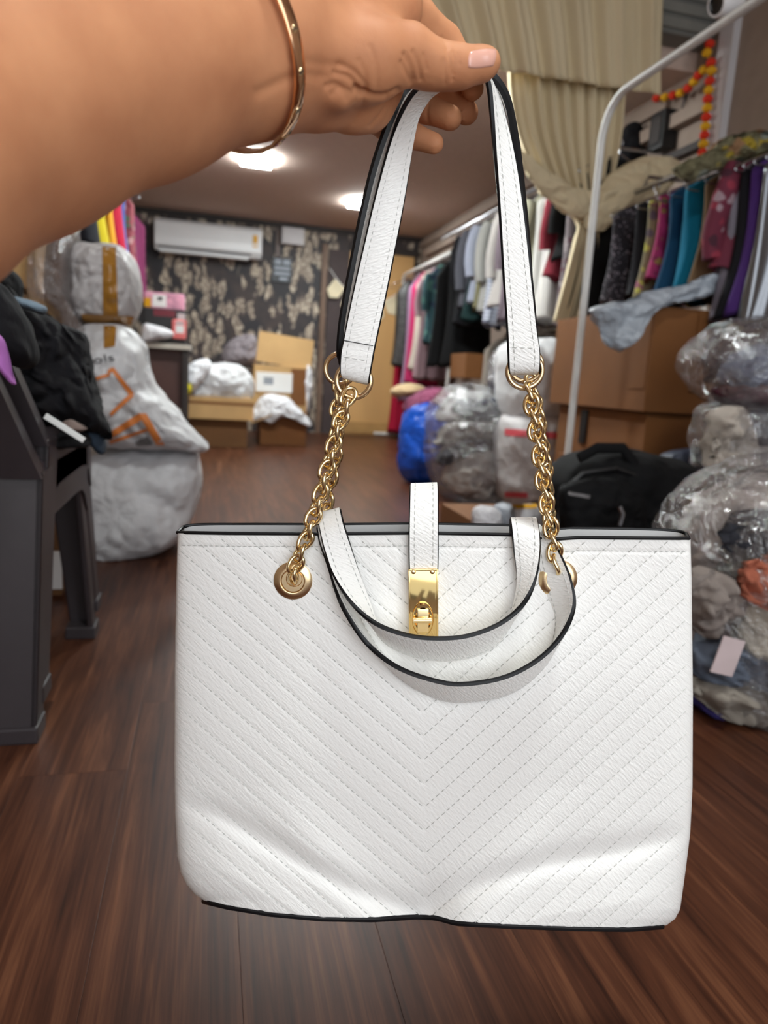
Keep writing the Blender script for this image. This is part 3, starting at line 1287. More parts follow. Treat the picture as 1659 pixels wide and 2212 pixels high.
stitch_mesh('strap_end_stitching', strap_band([(744, 771), (793, 780)], 0.0079) + strap_band([(1106, 751), (1156, 752)], 0.0081), 0.0004, MT['thread'], bag)
MB().box(-0.0100, 0.0100, -0.00025, 0.00025, -0.0002, 0.0004, M=Matrix.Translation(bagq(774, 741, 0.0073)) @ Matrix((BX, BY, NB)).transposed().to_4x4() @ Matrix.Rotation(R_(-10), 4, 'Z')).build('strap_seam', MT['edge'], bag)

# ------------------------------------------------ closure tab and turn lock
ribbon('closure_tab', [
    sec(895, 1190, -0.0335, 940, 1190, -0.0335),
    sec(893, 1110, -0.0325, 942, 1110, -0.0325),
    sec(890, 1062, -0.027, 943, 1060, -0.027),
    sec(888, 1048, -0.020, 944, 1046, -0.020),
    sec(887, 1062, -0.008, 945, 1060, -0.008),
    sec(886, 1100, 0.000, 945, 1100, 0.000),
    sec(885, 1150, 0.005, 945, 1150, 0.005),
    sec(885, 1200, 0.0052, 945, 1200, 0.0052),
    sec(886, 1236, 0.005, 944, 1236, 0.005),
], 0.003, bag, 70)

lock = MB()
Fm = lambda px, py, w: Matrix.Translation(bagq(px, py, w)) @ Matrix((BX, BY, NB)).transposed().to_4x4() @ Matrix.Rotation(R_(0.8), 4, 'Z')
kx = 0.00033
plate = MB().box(-0.0104, 0.0104, -0.0265, 0.0235, -0.004, 0.0035, M=Fm(914, 1297, 0.0055), bev=0.0016).build('lock_plate', MT['goldplate'], bag, True)
fr = MB()
fr.box(-0.0104, -0.0092, -0.0265, 0.0235, 0.0025, 0.0042, M=Fm(914, 1297, 0.0055), bev=0.0003)
fr.box(0.0092, 0.0104, -0.0265, 0.0235, 0.0025, 0.0042, M=Fm(914, 1297, 0.0055), bev=0.0003)
fr.box(-0.0104, 0.0104, 0.0223, 0.0235, 0.0025, 0.0042, M=Fm(914, 1297, 0.0055), bev=0.0003)
fr.build('raised_frame', MT['goldplate'], plate, True)
for px in (893, 934):
    s = MB().lathe([(0.0001, 0.0016), (0.0011, 0.0014), (0.0017, 0.0006), (0.0018, -0.002)], bagq(px, 1235, 0.0095), NB, 20)
    s.build('screw', MT['gold'], plate, True)
ov = []
for a in range(40):
    t = 2 * math.pi * a / 40
    ov.append((0.0066 * math.cos(t), 0.0106 * math.sin(t)))
base = MB()
Mx = Fm(913, 1336, 0.009)
prof = [(1.0, 0.0), (1.0, 0.0022), (0.9, 0.0034), (0.74, 0.0034), (0.66, 0.0012), (0.0, 0.0012)]
vv, ff = [], []
for sc, hh in prof:
    for (ox, oy) in ov:
        vv.append(Mx @ Vector((ox * sc * 1.15, oy * sc * 1.15, hh)))
for i in range(len(prof) - 1):
    for j in range(40):
        ff.append((i * 40 + j, i * 40 + (j + 1) % 40, (i + 1) * 40 + (j + 1) % 40, (i + 1) * 40 + j))
base.add(vv, ff).build('turn_lock_base', MT['goldplate'], plate, True)
MB().box(-0.0040, 0.0040, -0.0086, 0.0082, 0, 0.0050, M=Mx, bev=0.0008).build('turn_lock_post', MT['gold'], plate, True)
MB().box(-0.0048, 0.0048, -0.0003, 0.0003, 0.0, 0.003, M=Mx @ Matrix.Translation((0, 0.0035, 0)), bev=0.0002).build('turn_lock_slot', MT['goldplate'], plate, True)
tb = bagq(913, 1340, 0.0158)
MB().tube([tb - BX * 0.0066, tb - BX * 0.0062, tb + BX * 0.0062, tb + BX * 0.0066], [0.0012, 0.0019, 0.0019, 0.0012], 16).build('turn_lock_bar', MT['gold'], plate, True)

# ------------------------------------------------ eyelets, rings, chains
for nm, px, py in (('a', 633, 1254), ('b', 1205, 1250)):
    A = on_front(px, py) if nm == 'a' else None
    c = bagq(px, py, 0.0) if A is None else A[0]
    if A is None:
        d = on_front(px, py)
        c = d[0]
    MB().lathe([(0.0001, 0.0012), (0.0078, 0.0012), (0.0082, 0.0016), (0.0085, 0.0026), (0.0095, 0.0028), (0.0122, 0.0016), (0.0137, 0.0006), (0.0138, -0.002)], c, NB, 48).build('eyelet', MT['goldring'], bag, True)
    MB().lathe([(0.0053, 0.0011), (0.0056, 0.0019), (0.0059, 0.0011)], c + BX * 0.001 + BY * 0.0015, NB, 40).build('eyelet_ring', MT['gold'], bag, True)


def torus_path(c, ax_u, ax_v, ru, rv, n=48):
    return [c + ax_u * math.cos(2 * math.pi * i / n) * ru + ax_v * math.sin(2 * math.pi * i / n) * rv for i in range(n)]


for px, py, w, r, tl in ((764, 822, 0.0, 0.0118, 0.30), (735, 797, -0.021, 0.0108, 0.5), (1134, 802, 0.0, 0.0116, 0.0), (1136, 790, -0.022, 0.0112, 0.2)):
    u = (BX + NB * tl * 0.4).normalized()
    v = (BY + NB * 0.12).normalized()
    q = Matrix.Rotation(R_(-14 if px < 900 else 0), 3, NB)
    MB().tube(torus_path(bagq(px, py, w), q @ u, q @ v, r, r * 0.98), 0.0018, 12, True).build('ring', MT['goldring'], bag, True)

# one link, shared by every link of every chain
LK = []
for i in range(28):
    t = 2 * math.pi * i / 28
    LK.append(Vector((0.0045 * math.cos(t), 0.0070 * math.sin(t), 0.0012 * math.sin(2 * t))))
link_proto = MB().tube(LK, 0.00150, 10, True)
lb = link_proto.build('chain_link', MT['gold'], None, True)
link_me = lb.data
bpy.data.objects.remove(lb)


def chain(path, label, pitch=0.0086, tw=0.0):
    P = crom(path, 200)
    cum = np.concatenate([[0], np.cumsum(np.linalg.norm(np.diff(P, axis=0), axis=1))])
    n = int(cum[-1] / pitch)
    root = MB().tube(torus_path(Vector(P[0]), BX, BY, 0.0028, 0.0042, 24), 0.0011, 8, True).build('chain', MT['gold'], bag, True)
    root['label'] = label
    for k in range(n + 1):
        s = cum[-1] * (k + 0.3) / (n + 0.6)
        i = min(int(np.searchsorted(cum, s)), 198)
        p = Vector(P[i])
        t = Vector(P[min(i + 3, 199)] - P[max(i - 3, 0)]).normalized()
        nb = (NB - t * NB.dot(t)).normalized()
        x = t.cross(nb)
        ang = R_(38 if k % 2 == 0 else -50) + tw + 0.15 * math.sin(k * 1.7)
        xr_ = x * math.cos(ang) + nb * math.sin(ang)
        zr = xr_.cross(t)
        slant = R_(16)
        tt = (t * math.cos(slant) + xr_ * math.sin(slant))
        xx = tt.cross(zr) * -1
        M = Matrix((zr.cross(tt) * -1, tt, zr)).transposed().to_4x4()
        M.translation = p
        o = bpy.data.objects.new('chain_link', link_me)
        COL.objects.link(o)
        o.parent = root
        o.matrix_basis = M


chain([bagq(633, 1250, 0.006), bagq(640, 1215, 0.009), bagq(660, 1165, 0.009), bagq(683, 1095, 0.007), bagq(704, 1020, 0.006), bagq(724, 945, 0.005), bagq(742, 885, 0.004), bagq(754, 850, 0.002)],
      'pale gold chain rising from the eyelet left of the lock', tw=0.5)
chain([bagq(712, 1140, -0.030), bagq(706, 1085, -0.028), bagq(722, 1000, -0.026), bagq(728, 930, -0.024), bagq(730, 865, -0.023), bagq(737, 822, -0.021)],
      'rear gold chain running behind the other chain', tw=-0.4)
chain([bagq(1207, 1248, 0.006), bagq(1200, 1205, 0.009), bagq(1192, 1150, 0.009), bagq(1180, 1085, 0.007), bagq(1169, 1010, 0.006), bagq(1158, 935, 0.005), bagq(1149, 880, 0.004), bagq(1142, 842, 0.002)],
      'pale gold chain rising from the eyelet right of the lock', tw=-0.5)
chain([bagq(1185, 1150, -0.030), bagq(1184, 1080, -0.028), bagq(1178, 1000, -0.026), bagq(1166, 920, -0.024), bagq(1157, 868, -0.023), bagq(1145, 822, -0.021)],
      'rear gold chain glinting behind the front chain', tw=0.3)

# ================================================================== THE ARM AND HAND
def camp(px, py, d):
    return np.array(((px - W / 2) / F * d, -(py - H / 2) / F * d, -d))


def sd_cone(P, a, b, ra, rb):
    ab = b - a
    t = np.clip(((P - a) @ ab) / (ab @ ab), 0, 1)
    return np.linalg.norm(P - a - t[..., None] * ab, axis=-1) - (ra + (rb - ra) * t)


def smin(a, b, k):
    h = np.maximum(k - np.abs(a - b), 0) / k
    return np.minimum(a, b) - h * h * k * 0.25


def chain_sd(P, pts, k=0.004):
    d = None
    for (a, ra), (b, rb) in zip(pts[:-1], pts[1:]):
        q = sd_cone(P, a, b, ra, rb)
        d = q if d is None else smin(d, q, k)
    return d


C_ = camp
ARM = [(np.array((-0.262, -0.020, -0.080)), 0.058), (C_(-330, 330, 0.235), 0.051), (C_(20, 215, 0.285), 0.0475), (C_(300, 160, 0.325), 0.0410), (C_(540, 122, 0.362), 0.0340)]
ARM2 = [(np.array((-0.262, -0.010, -0.085)), 0.055), (C_(-330, 150, 0.250), 0.046), (C_(300, 40, 0.335), 0.040), (C_(560, 20, 0.372), 0.0330)]
PALM = [(C_(540, 122, 0.362), 0.0330), (C_(655, 110, 0.385), 0.0290), (C_(760, 80, 0.402), 0.0260), (C_(840, 30, 0.418), 0.0190)]
PALM2 = [(C_(560, 20, 0.372), 0.0330), (C_(690, -10, 0.400), 0.0300), (C_(820, -40, 0.420), 0.0200)]
HYPO = [(C_(600, 165, 0.380), 0.0235), (C_(680, 198, 0.398), 0.0190), (C_(770, 215, 0.418), 0.0175), (C_(800, 235, 0.428), 0.0130)]
PALM3 = [(C_(690, 120, 0.405), 0.0240), (C_(790, 150, 0.425), 0.0200), (C_(820, 180, 0.432), 0.0150)]
THUMB = [(C_(690, 130, 0.376), 0.0225), (C_(800, 130, 0.384), 0.0200), (C_(882, 118, 0.392), 0.0146), (C_(928, 139, 0.397), 0.0119), (C_(962, 144, 0.401), 0.0108), (C_(995, 145, 0.403), 0.0102), (C_(1041, 138, 0.407), 0.0086), (C_(1053, 134, 0.408), 0.0070)]
INDEX = [(C_(835, 0, 0.425), 0.0150), (C_(900, 35, 0.442), 0.0112), (C_(962, 88, 0.462), 0.0098), (C_(1000, 140, 0.468), 0.0090), (C_(1022, 192, 0.466), 0.0073)]
MIDDLE = [(C_(830, 90, 0.442), 0.0135), (C_(900, 150, 0.474), 0.0105), (C_(955, 200, 0.484), 0.0095), (C_(1008, 243, 0.480), 0.0082)]
RING = [(C_(800, 165, 0.436), 0.0120), (C_(862, 210, 0.476), 0.0098), (C_(920, 234, 0.478), 0.0090), (C_(973, 255, 0.472), 0.0081)]
PINKY = [(C_(770, 228, 0.430), 0.0112), (C_(832, 270, 0.472), 0.0086), (C_(890, 293, 0.476), 0.0078), (C_(937, 310, 0.474), 0.0070)]


def hand_sdf(P):
    arm = smin(chain_sd(P, ARM, 0.02), chain_sd(P, ARM2, 0.02), 0.03)
    pal = smin(chain_sd(P, PALM, 0.01), chain_sd(P, PALM2, 0.01), 0.02)
    pal = smin(pal, chain_sd(P, HYPO, 0.008), 0.010)
    pal = smin(pal, chain_sd(P, PALM3, 0.01), 0.012)
    b = smin(arm, pal, 0.02)
    b = smin(b, chain_sd(P, THUMB, 0.006), 0.008)
    out = None
    for fg in (INDEX, MIDDLE, RING, PINKY):
        q = smin(b, chain_sd(P, fg, 0.004), 0.006)
        out = q if out is None else np.minimum(out, q)
    return out


def surface_nets(fn, lo, hi, h):
    n = np.ceil((hi - lo) / h).astype(int) + 1
    ax = [lo[i] + h * np.arange(n[i]) for i in range(3)]
    Fv = np.empty(n, np.float32)
    # coarse pass first; only blocks near the surface are evaluated finely
    K = 6
    nc = -(-n // K)
    cax = [lo[i] + h * K * (np.arange(nc[i]) + 0.5) for i in range(3)]
    X, Y, Z = np.meshgrid(*cax, indexing='ij')
    Cc = fn(np.stack([X, Y, Z], -1).reshape(-1, 3)).reshape(nc)
    Fv[:] = np.repeat(np.repeat(np.repeat(Cc, K, 0), K, 1), K, 2)[:n[0], :n[1], :n[2]]
    near_ = np.argwhere(np.abs(Cc) < h * K * 1.1)
    off = np.stack(np.meshgrid(*[np.arange(K)] * 3, indexing='ij'), -1).reshape(-1, 3)
    for i in range(0, len(near_), 2000):
        q = (near_[i:i + 2000, None, :] * K + off[None]).reshape(-1, 3)
        q = q[(q < n).all(1)]
        Fv[tuple(q.T)] = fn(lo + h * q)
    S = Fv < 0
    c = [S[dx:n[0] - 1 + dx, dy:n[1] - 1 + dy, dz:n[2] - 1 + dz] for dx in (0, 1) for dy in (0, 1) for dz in (0, 1)]
    cnt = sum(q.astype(np.int8) for q in c)
    cells = np.argwhere((cnt > 0) & (cnt < 8))
    idx = -np.ones(np.array(n) - 1, np.int64)
    idx[tuple(cells.T)] = np.arange(len(cells))
    acc = np.zeros((len(cells), 3))
    num = np.zeros(len(cells))
    corners = [(dx, dy, dz) for dx in (0, 1) for dy in (0, 1) for dz in (0, 1)]
    for a in range(8):
        for b in range(a + 1, 8):
            ca, cb2 = np.array(corners[a]), np.array(corners[b])
            if np.abs(ca - cb2).sum() != 1:
                continue
            fa = Fv[tuple((cells + ca).T)]
            fb = Fv[tuple((cells + cb2).T)]
            m = (fa < 0) != (fb < 0)
            t = np.where(m, fa / np.where(m, fa - fb, 1), 0)
            p = ca + t[:, None] * (cb2 - ca)
            acc += np.where(m[:, None], p, 0)
            num += m
    V = lo + h * (cells + acc / num[:, None])
    faces = []
    for axn in range(3):
        o = [1 if k == axn else 0 for k in range(3)]
        a = S[:n[0] - o[0], :n[1] - o[1], :n[2] - o[2]]
        b = S[o[0]:, o[1]:, o[2]:]
        u, v = [k for k in range(3) if k != axn]
        e = np.argwhere(a != b)
        e = e[(e[:, u] > 0) & (e[:, v] > 0) & (e[:, u] < n[u] - 1) & (e[:, v] < n[v] - 1)]
        q = []
        for du, dv in ((0, 0), (1, 0), (1, 1), (0, 1)):
            k = e.copy()
            k[:, u] -= du
            k[:, v] -= dv
            q.append(idx[tuple(k.T)])
        q = np.stack(q, 1)
        fl = a[tuple(e.T)]
        if axn == 1:
            fl = ~fl
        q[~fl] = q[~fl][:, ::-1]
        faces.append(q)
    return V, np.vstack(faces)


lo = np.array((-0.345, -0.09, -0.505))
hi = np.array((0.09, 0.345, -0.01))
HV, HF = surface_nets(hand_sdf, lo, hi, 0.0020)
# relax, then refine
me = bpy.data.meshes.new('arm_tmp')
me.from_pydata(HV.tolist(), [], HF.tolist())
ob = bpy.data.objects.new('arm_tmp', me)
COL.objects.link(ob)
md = ob.modifiers.new('s', 'SMOOTH')
md.factor, md.iterations = 0.5, 3
md = ob.modifiers.new('u', 'SUBSURF')
md.levels = 1
md.render_levels = 1
me2 = bpy.data.meshes.new_from_object(ob.evaluated_get(bpy.context.evaluated_depsgraph_get()))
bpy.data.objects.remove(ob)
nv = len(me2.vertices)
co = np.empty(nv * 3)
me2.vertices.foreach_get('co', co)
co = co.reshape(-1, 3)
no = np.empty(nv * 3)
me2.vertices.foreach_get('normal', no)
no = no.reshape(-1, 3)
# orient the normals outwards
g = hand_sdf(co + no * 0.001) - hand_sdf(co)
if np.mean(g) < 0:
    me2.flip_normals()
    no = -no
pxx = W / 2 + F * co[:, 0] / -co[:, 2]
pyy = H / 2 - F * co[:, 1] / -co[:, 2]
facing = np.clip((no * (-co / np.linalg.norm(co, axis=1)[:, None])).sum(1) * 2.5, 0, 1)
CREASE = [  # skin folds of thumb joint, thumb base, palm heel: picture points, half width px, depth m
    ([(966, 108), (972, 130), (975, 150), (978, 172)], 4, 0.0007),
    ([(979, 112), (982, 135), (980, 160)], 3.5, 0.0006),
    ([(990, 116), (993, 140)], 3.5, 0.0004),
    ([(958, 130), (962, 160), (962, 180)], 4, 0.0005),
    ([(874, 118), (886, 140), (893, 172)], 6, 0.0012),
    ([(893, 112), (903, 138), (909, 172)], 5, 0.0009),
    ([(915, 118), (922, 150)], 4, 0.0005),
    ([(868, 135), (880, 160), (888, 180)], 6, 0.0010),
    ([(800, 100), (812, 140), (815, 190)], 6, 0.0005),
    ([(775, 130), (790, 165), (792, 200)], 6, 0.0005),
    ([(735, 140), (765, 155), (785, 180), (790, 200)], 7, 0.0010),
    ([(725, 158), (755, 168), (770, 190), (778, 205)], 7, 0.0012),
    ([(770, 192), (790, 203), (830, 208), (860, 196)], 7, 0.0020),
    ([(706, 186), (725, 182), (745, 192), (760, 200)], 7, 0.0010),
    ([(715, 200), (732, 190), (745, 205)], 6, 0.0008),
    ([(835, 205), (835, 225), (820, 250), (800, 272)], 5, 0.0008),
    ([(790, 205), (780, 235), (765, 265)], 6, 0.0006),
    ([(955, 80), (963, 92), (968, 102)], 5, 0.0008),
    ([(925, 225), (922, 245), (926, 268)], 4, 0.0007),
    ([(640, 130), (700, 140), (740, 140)], 12, 0.0008),
    ([(560, 200), (640, 165), (700, 165)], 14, 0.0010),
]
disp = np.zeros(nv)
for pts, wd, dp in CREASE:
    C = crom([(a, b, 0) for a, b in pts], 24)[:, :2]
    d2 = np.full(nv, 1e9)
    for c in C:
        d2 = np.minimum(d2, (pxx - c[0]) ** 2 + (pyy - c[1]) ** 2)
    disp -= dp * np.exp(-d2 / (wd * wd))
# knuckly base of the thumb
disp += 0.0035 * np.exp(-(((pxx - 733) / 28) ** 2 + ((pyy - 218) / 26) ** 2))
co = co + no * (disp * facing)[:, None]
Rn = np.array([list(r) for r in ROT])
wc = co @ Rn.T + np.array(CAM)
me2.vertices.foreach_set('co', wc.ravel())
me2.update()
me2.name = 'person'
me2.materials.clear()
me2.materials.append(MT['skin'])
me2.polygons.foreach_set('use_smooth', [True] * len(me2.polygons))
person = link('person', me2)
tag(person, 'bare forearm and hand reaching in from above, pinching the bag straps', 'person')


# thumb nail, laid on the thumb
def march(px, py, d0=0.36):
    d = d0
    for _ in range(60):
        s = float(hand_sdf(C_(px, py, d)[None, :])[0])
        if s < 1e-5:
            break
        d += s * 0.9
    return d


nvv, nff = [], []
NI, NJ = 16, 14
for j in range(NJ + 1):
    for i in range(NI + 1):
        u, v = i / NI * 2 - 1, j / NJ * 2 - 1
        # rounded square, tip to the right
        ru = u * (1 - 0.10 * v * v)
        rv = v * (1 - 0.16 * u * u)
        px = 1041 + 31 * ru - 3 * rv
        py = 126.5 + 21.5 * rv - 2.5 * ru
        d = march(px, py)
        lift = 0.0007 * (1 - 0.5 * max(abs(u), abs(v)) ** 6) if max(abs(u), abs(v)) < 0.999 else -0.0004
        p = C_(px, py, d - lift)
        nvv.append(Vector(Rn @ p) + CAM)
for j in range(NJ):
    for i in range(NI):
        a = j * (NI + 1) + i
        nff.append((a, a + NI + 1, a + NI + 2, a + 1))
nl = mesh_obj('thumb_nail', nvv, nff, MT['nail'], person)

# ------------------------------------------------ bangle on the wrist
br = thing('bangle', 'slim rose gold bangle with screw motifs on the wrist', 'bracelet', tuple(Vector(Rn @ C_(515, 150, 0.36)) + CAM))
c0 = Vector(Rn @ C_(498, 100, 0.352)) + CAM
ax = (Vector(Rn @ (C_(640, 62, 0.385) - C_(400, 128, 0.335)))).normalized()
vw = (CAM - c0).normalized()
e1 = (vw - ax * vw.dot(ax)).normalized()
e2 = ax.cross(e1)
# follow the skin: push a ray out from the axis until it leaves the arm
prof = []
for i in range(96):
    t = 2 * math.pi * i / 96
    d = e1 * math.cos(t) + e2 * math.sin(t)
    r = 0.02
    while r < 0.08:
        pc = Rn.T @ np.array(c0 + d * r - CAM)
        s = float(hand_sdf(pc[None, :])[0])
        if s > 0:
            break
        r += 0.0008
    prof.append(r)
prof = np.array(prof)
k = 21
pr = np.convolve(np.concatenate([prof[-k:], prof, prof[:k]]), np.ones(k) / k, 'same')[k:-k]
pr = np.maximum(pr, prof - 0.0002) + 0.0022
bv_, bf_ = [], []
SECT = [(-0.0037, 0.0), (-0.0037, 0.0011), (-0.0031, 0.0016), (0.0031, 0.0016), (0.0037, 0.0011), (0.0037, 0.0), (0.0, -0.0004)]
for i in range(96):
    t = 2 * math.pi * i / 96
    d = e1 * math.cos(t) + e2 * math.sin(t)
    for a, h in SECT:
        bv_.append(c0 + d * (pr[i] + h) + ax * a)
ns = len(SECT)
for i in range(96):
    for j in range(ns):
        bf_.append((i * ns + j, i * ns + (j + 1) % ns, ((i + 1) % 96) * ns + (j + 1) % ns, ((i + 1) % 96) * ns + j))
m_ = MB().add(bv_, bf_).build('band', MT['bangle'], br, True)
for i in range(0, 96, 6):
    t = 2 * math.pi * i / 96
    d = e1 * math.cos(t) + e2 * math.sin(t)
    p = c0 + d * (pr[i] + 0.0015)
    sm = MB().lathe([(0.0001, 0.0005), (0.0015, 0.0005), (0.0018, 0.0002), (0.0019, -0.0006)], p, d, 18)
    so = sm.build('screw_head', MT['goldring'], br, True)
    MB().box(-0.0015, 0.0015, -0.00025, 0.00025, -0.0002, 0.0007, M=Matrix.Translation(p) @ Matrix((ax, d.cross(ax), d)).transposed().to_4x4() @ Matrix.Rotation(0.6 * i, 4, 'Z')).build('slot', MT['dark'], so)

# ================================================================== GARMENTS AND RACKS
def garment(name, label, cat, m, x, y, zt, zb, hw=0.19, th=0.028, seed=1, sleeve=0.0, flare=1.0, group=None, neck=0.05, along='y', sm=None, fold=1.0):
    """a garment on a hanger: shoulders, hanging folds, open hem; rail runs along y"""
    Na, Nt = 40, 26
    rn = random.Random(seed)
    ph, ph2 = rn.uniform(0, 6), rn.uniform(0, 6)
    L = zt - zb
    vs, fs = [], []
    sh = min(0.16, 0.10 / max(L, 0.1) + 0.04)
    for j in range(Nt + 1):
        t = j / Nt
        if t < sh:
            k = t / sh
            w = neck + (hw * 0.92 - neck) * k ** 0.8
            d = th * (0.55 + 0.35 * k)
        else:
            k = (t - sh) / (1 - sh)
            w = hw * (0.92 - 0.10 * math.sin(k * 3.0) + (flare - 0.92) * k)
            d = th * (0.9 + 0.5 * k)
        for i in range(Na):
            a = 2 * math.pi * i / Na
            cx = math.copysign(abs(math.cos(a)) ** 0.7, math.cos(a))
            sy = math.copysign(abs(math.sin(a)) ** 0.8, math.sin(a))
            fx = w * cx
            rip = math.sin(cx * 7 + ph) * 0.5 + math.sin(cx * 13 + ph2) * 0.35
            fy = d * sy + fold * th * 0.75 * rip * t ** 0.7
            fx += fold * 0.012 * math.sin(a * 3 + ph + t * 4) * t
            z = zt - L * t + (0.012 * math.sin(cx * 9 + ph2) * (1 if j == Nt else 0.3 * t))
            if along == 'y':
                vs.append(Vector((x + fx, y + fy, z)))
            else:
                vs.append(Vector((x + fy, y + fx, z)))
    for j in range(Nt):
        for i in range(Na):
            a, b = j * Na + i, j * Na + (i + 1) % Na
            fs.append((a, b, b + Na, a + Na))
    fs.append(tuple(range(Na))[::-1])
    # turned-in hem
    o0 = len(vs)
    for i in range(Na):
        p = vs[Nt * Na + i]
        vs.append(Vector((x + (p.x - x) * 0.9, y + (p.y - y) * 0.8, p.z + 0.04)))
    for i in range(Na):
        a, b = Nt * Na + i, Nt * Na + (i + 1) % Na
        fs.append((a, b, o0 + (i + 1) % Na, o0 + i))
    fs.append(tuple(o0 + i for i in range(Na)))
    o = mesh_obj(name, vs, fs, m)
    tag(o, label, cat, group)
    if sleeve > 0:
        for sg in (-1, 1):
            zs = zt - L * sh * 0.8
            pts = []
            for q in range(9):
                f = q / 8
                off = sg * (hw * 0.86 + 0.03 * math.sin(f * 2.2))
                wob = 0.012 * math.sin(f * 5 + ph)
                if along == 'y':
                    pts.append((x + off, y + wob - 0.012, zs - sleeve * f))
                else:
                    pts.append((x + wob - 0.012, y + off, zs - sleeve * f))
            MB().tube(pts, [0.030] + [0.040] * 3 + [0.037] * 3 + [0.034, 0.035], 14, flat=0.7).build('sleeve', sm or m, o, True)
    return o


hook = MB()
hk = []
for i in range(14):
    a = math.pi * (1.0 - i / 13 * 1.35)
    hk.append((0.0, 0.0, 0.0))
hp = [Vector((0, 0.018 * math.cos(math.pi * k / 10 * 1.2), 0.040 + 0.018 * math.sin(math.pi * k / 10 * 1.2))) for k in range(11)][::-1]
hp = hp + [Vector((0, 0.017, 0.03)), Vector((0, 0.0, 0.016)), Vector((0, 0, 0))]
hook.tube(hp, 0.0022, 8)
hook.tube([(0, 0, 0), (-0.10, 0, -0.045), (-0.185, 0, -0.085), (-0.19, 0, -0.095), (-0.18, 0, -0.10), (0.18, 0, -0.10), (0.19, 0, -0.095), (0.185, 0, -0.085), (0.10, 0, -0.045), (0, 0, 0)], 0.003, 8)
hb = hook.build('clothes_hanger', MT['steel'], None, True)
hang_me = hb.data
bpy.data.objects.remove(hb)


def hanger(x, y, zrail, of, group):
    for w in (' hanging', ' on the', ' in the', ' squeezed', ' beside', ' next', ' between', ' right of', ' just', ' near', ' partly', ' behind', ' hung', ' tucked', ' peeking', ' at the', ' left of', ' with'):
        of = of.split(w)[0]
    label = 'wire hanger holding the ' + of + ' ' + {'n': 'on the near wall rail', 'l': 'in the long row', 'f': 'on the far white rack', 'e': 'on the left rail'}[group[0]]
    group = {'n': 'wire hangers on the near wall rail', 'l': 'wire hangers on the long rail', 'f': 'wire hangers on the far white rack', 'e': 'wire hangers on the left rail'}[group[0]]
    o = bpy.data.objects.new('clothes_hanger', hang_me)
    COL.objects.link(o)
    o.location = (x, y - 0.018, zrail - 0.052)
    o.rotation_euler = (0, 0, 0)
    tag(o, label, 'hanger', group)
    return o


def rack(name, label, x, y0, y1, z, r, m, legs=True, spread=0.22, bend=0.10):
    root = thing(name, label, 'clothes rack', (x, (y0 + y1) / 2, 0))
    pts = [(x, y0, 0.05)] if legs else [(x, y0, z)]
    if legs:
        n = 8
        pts += [(x, y0, z - bend)]
        for i in range(1, n + 1):
            a = math.pi / 2 * i / n
            pts.append((x, y0 + bend * (1 - math.cos(a)), z - bend + bend * math.sin(a)))
        for i in range(n + 1):
            a = math.pi / 2 * i / n
            pts.append((x, y1 - bend + bend * math.sin(a), z - bend + bend * math.cos(a)))
        pts += [(x, y1, 0.05)]
    else:
        pts += [(x, y1, z)]
    MB().tube(pts, r, 14).build('frame_pipe' if legs else 'rail', m, root, True)
    if legs:
        for yy in (y0, y1):
            MB().tube([(x - spread, yy, 0.03), (x + spread, yy, 0.03)], r, 12).build('foot_bar', m, root, True)
            MB().tube([(x, yy, 0.02), (x, yy, 0.16)], r * 1.35, 12).build('sleeve_joint', m, root, True)
    else:
        for yy in (y0 + 0.05, (y0 + y1) / 2, y1 - 0.05):
            MB().tube([(x, yy, z), (x + 0.02, yy, z + 0.05), (XR + 0.0, yy, z + 0.06)], r * 0.7, 8).build('bracket', m, root, True)
    return root


# the empty white rack in front of the cartons
rack('garment_rack', 'empty white tube clothes rack standing in front of the brown cartons', 1.29, 0.55, 2.372, 1.565, 0.0125, MT['pole'], True, 0.05, 0.13)

# ---- near wall rail with the teal garment
RX, RZ = 1.74, 1.44
rack('clothes_rail', 'steel wall rail carrying the teal garment and its neighbours', RX, 1.65, 2.86, RZ, 0.011, MT['steel'], False)
spk = printed('speckled_cloth', (40, 37, 44), [(150, 140, 150), (104, 98, 108)], 70, 0.3)
mar = printed('maroon_print', (98, 30, 50), [(150, 126, 134), (64, 22, 38), (132, 40, 58)], 26, 0.42)
lim = printed('lime_floral', (120, 110, 84), [(176, 172, 80), (84, 74, 84), (150, 90, 110)], 24, 0.4)
pnk = printed('magenta_floral', (150, 34, 90), [(140, 110, 60), (120, 24, 70)], 30, 0.36)
seq = NT('silver_sequins')
vv_ = seq.coord('Object')
vo_ = seq.n('ShaderNodeTexVoronoi')
vo_.inputs['Scale'].default_value = 120
seq.l(vv_, vo_.inputs['Vector'])
seq.b.inputs['Base Color'].default_value = (*s2l((120, 122, 126)), 1)
seq.b.inputs['Metallic'].default_value = 0.9
seq.b.inputs['Roughness'].default_value = 0.2
nm_ = seq.n('ShaderNodeBump')
nm_.inputs['Strength'].default_value = 1.0
nm_.inputs['Distance'].default_value = 0.01
sp_ = seq.n('ShaderNodeSeparateColor')
seq.l(vo_.outputs['Color'], sp_.inputs[0])
seq.l(sp_.outputs[0], nm_.inputs['Height'])
seq.l(nm_.outputs['Normal'], seq.b.inputs['Normal'])
XE = 1.55
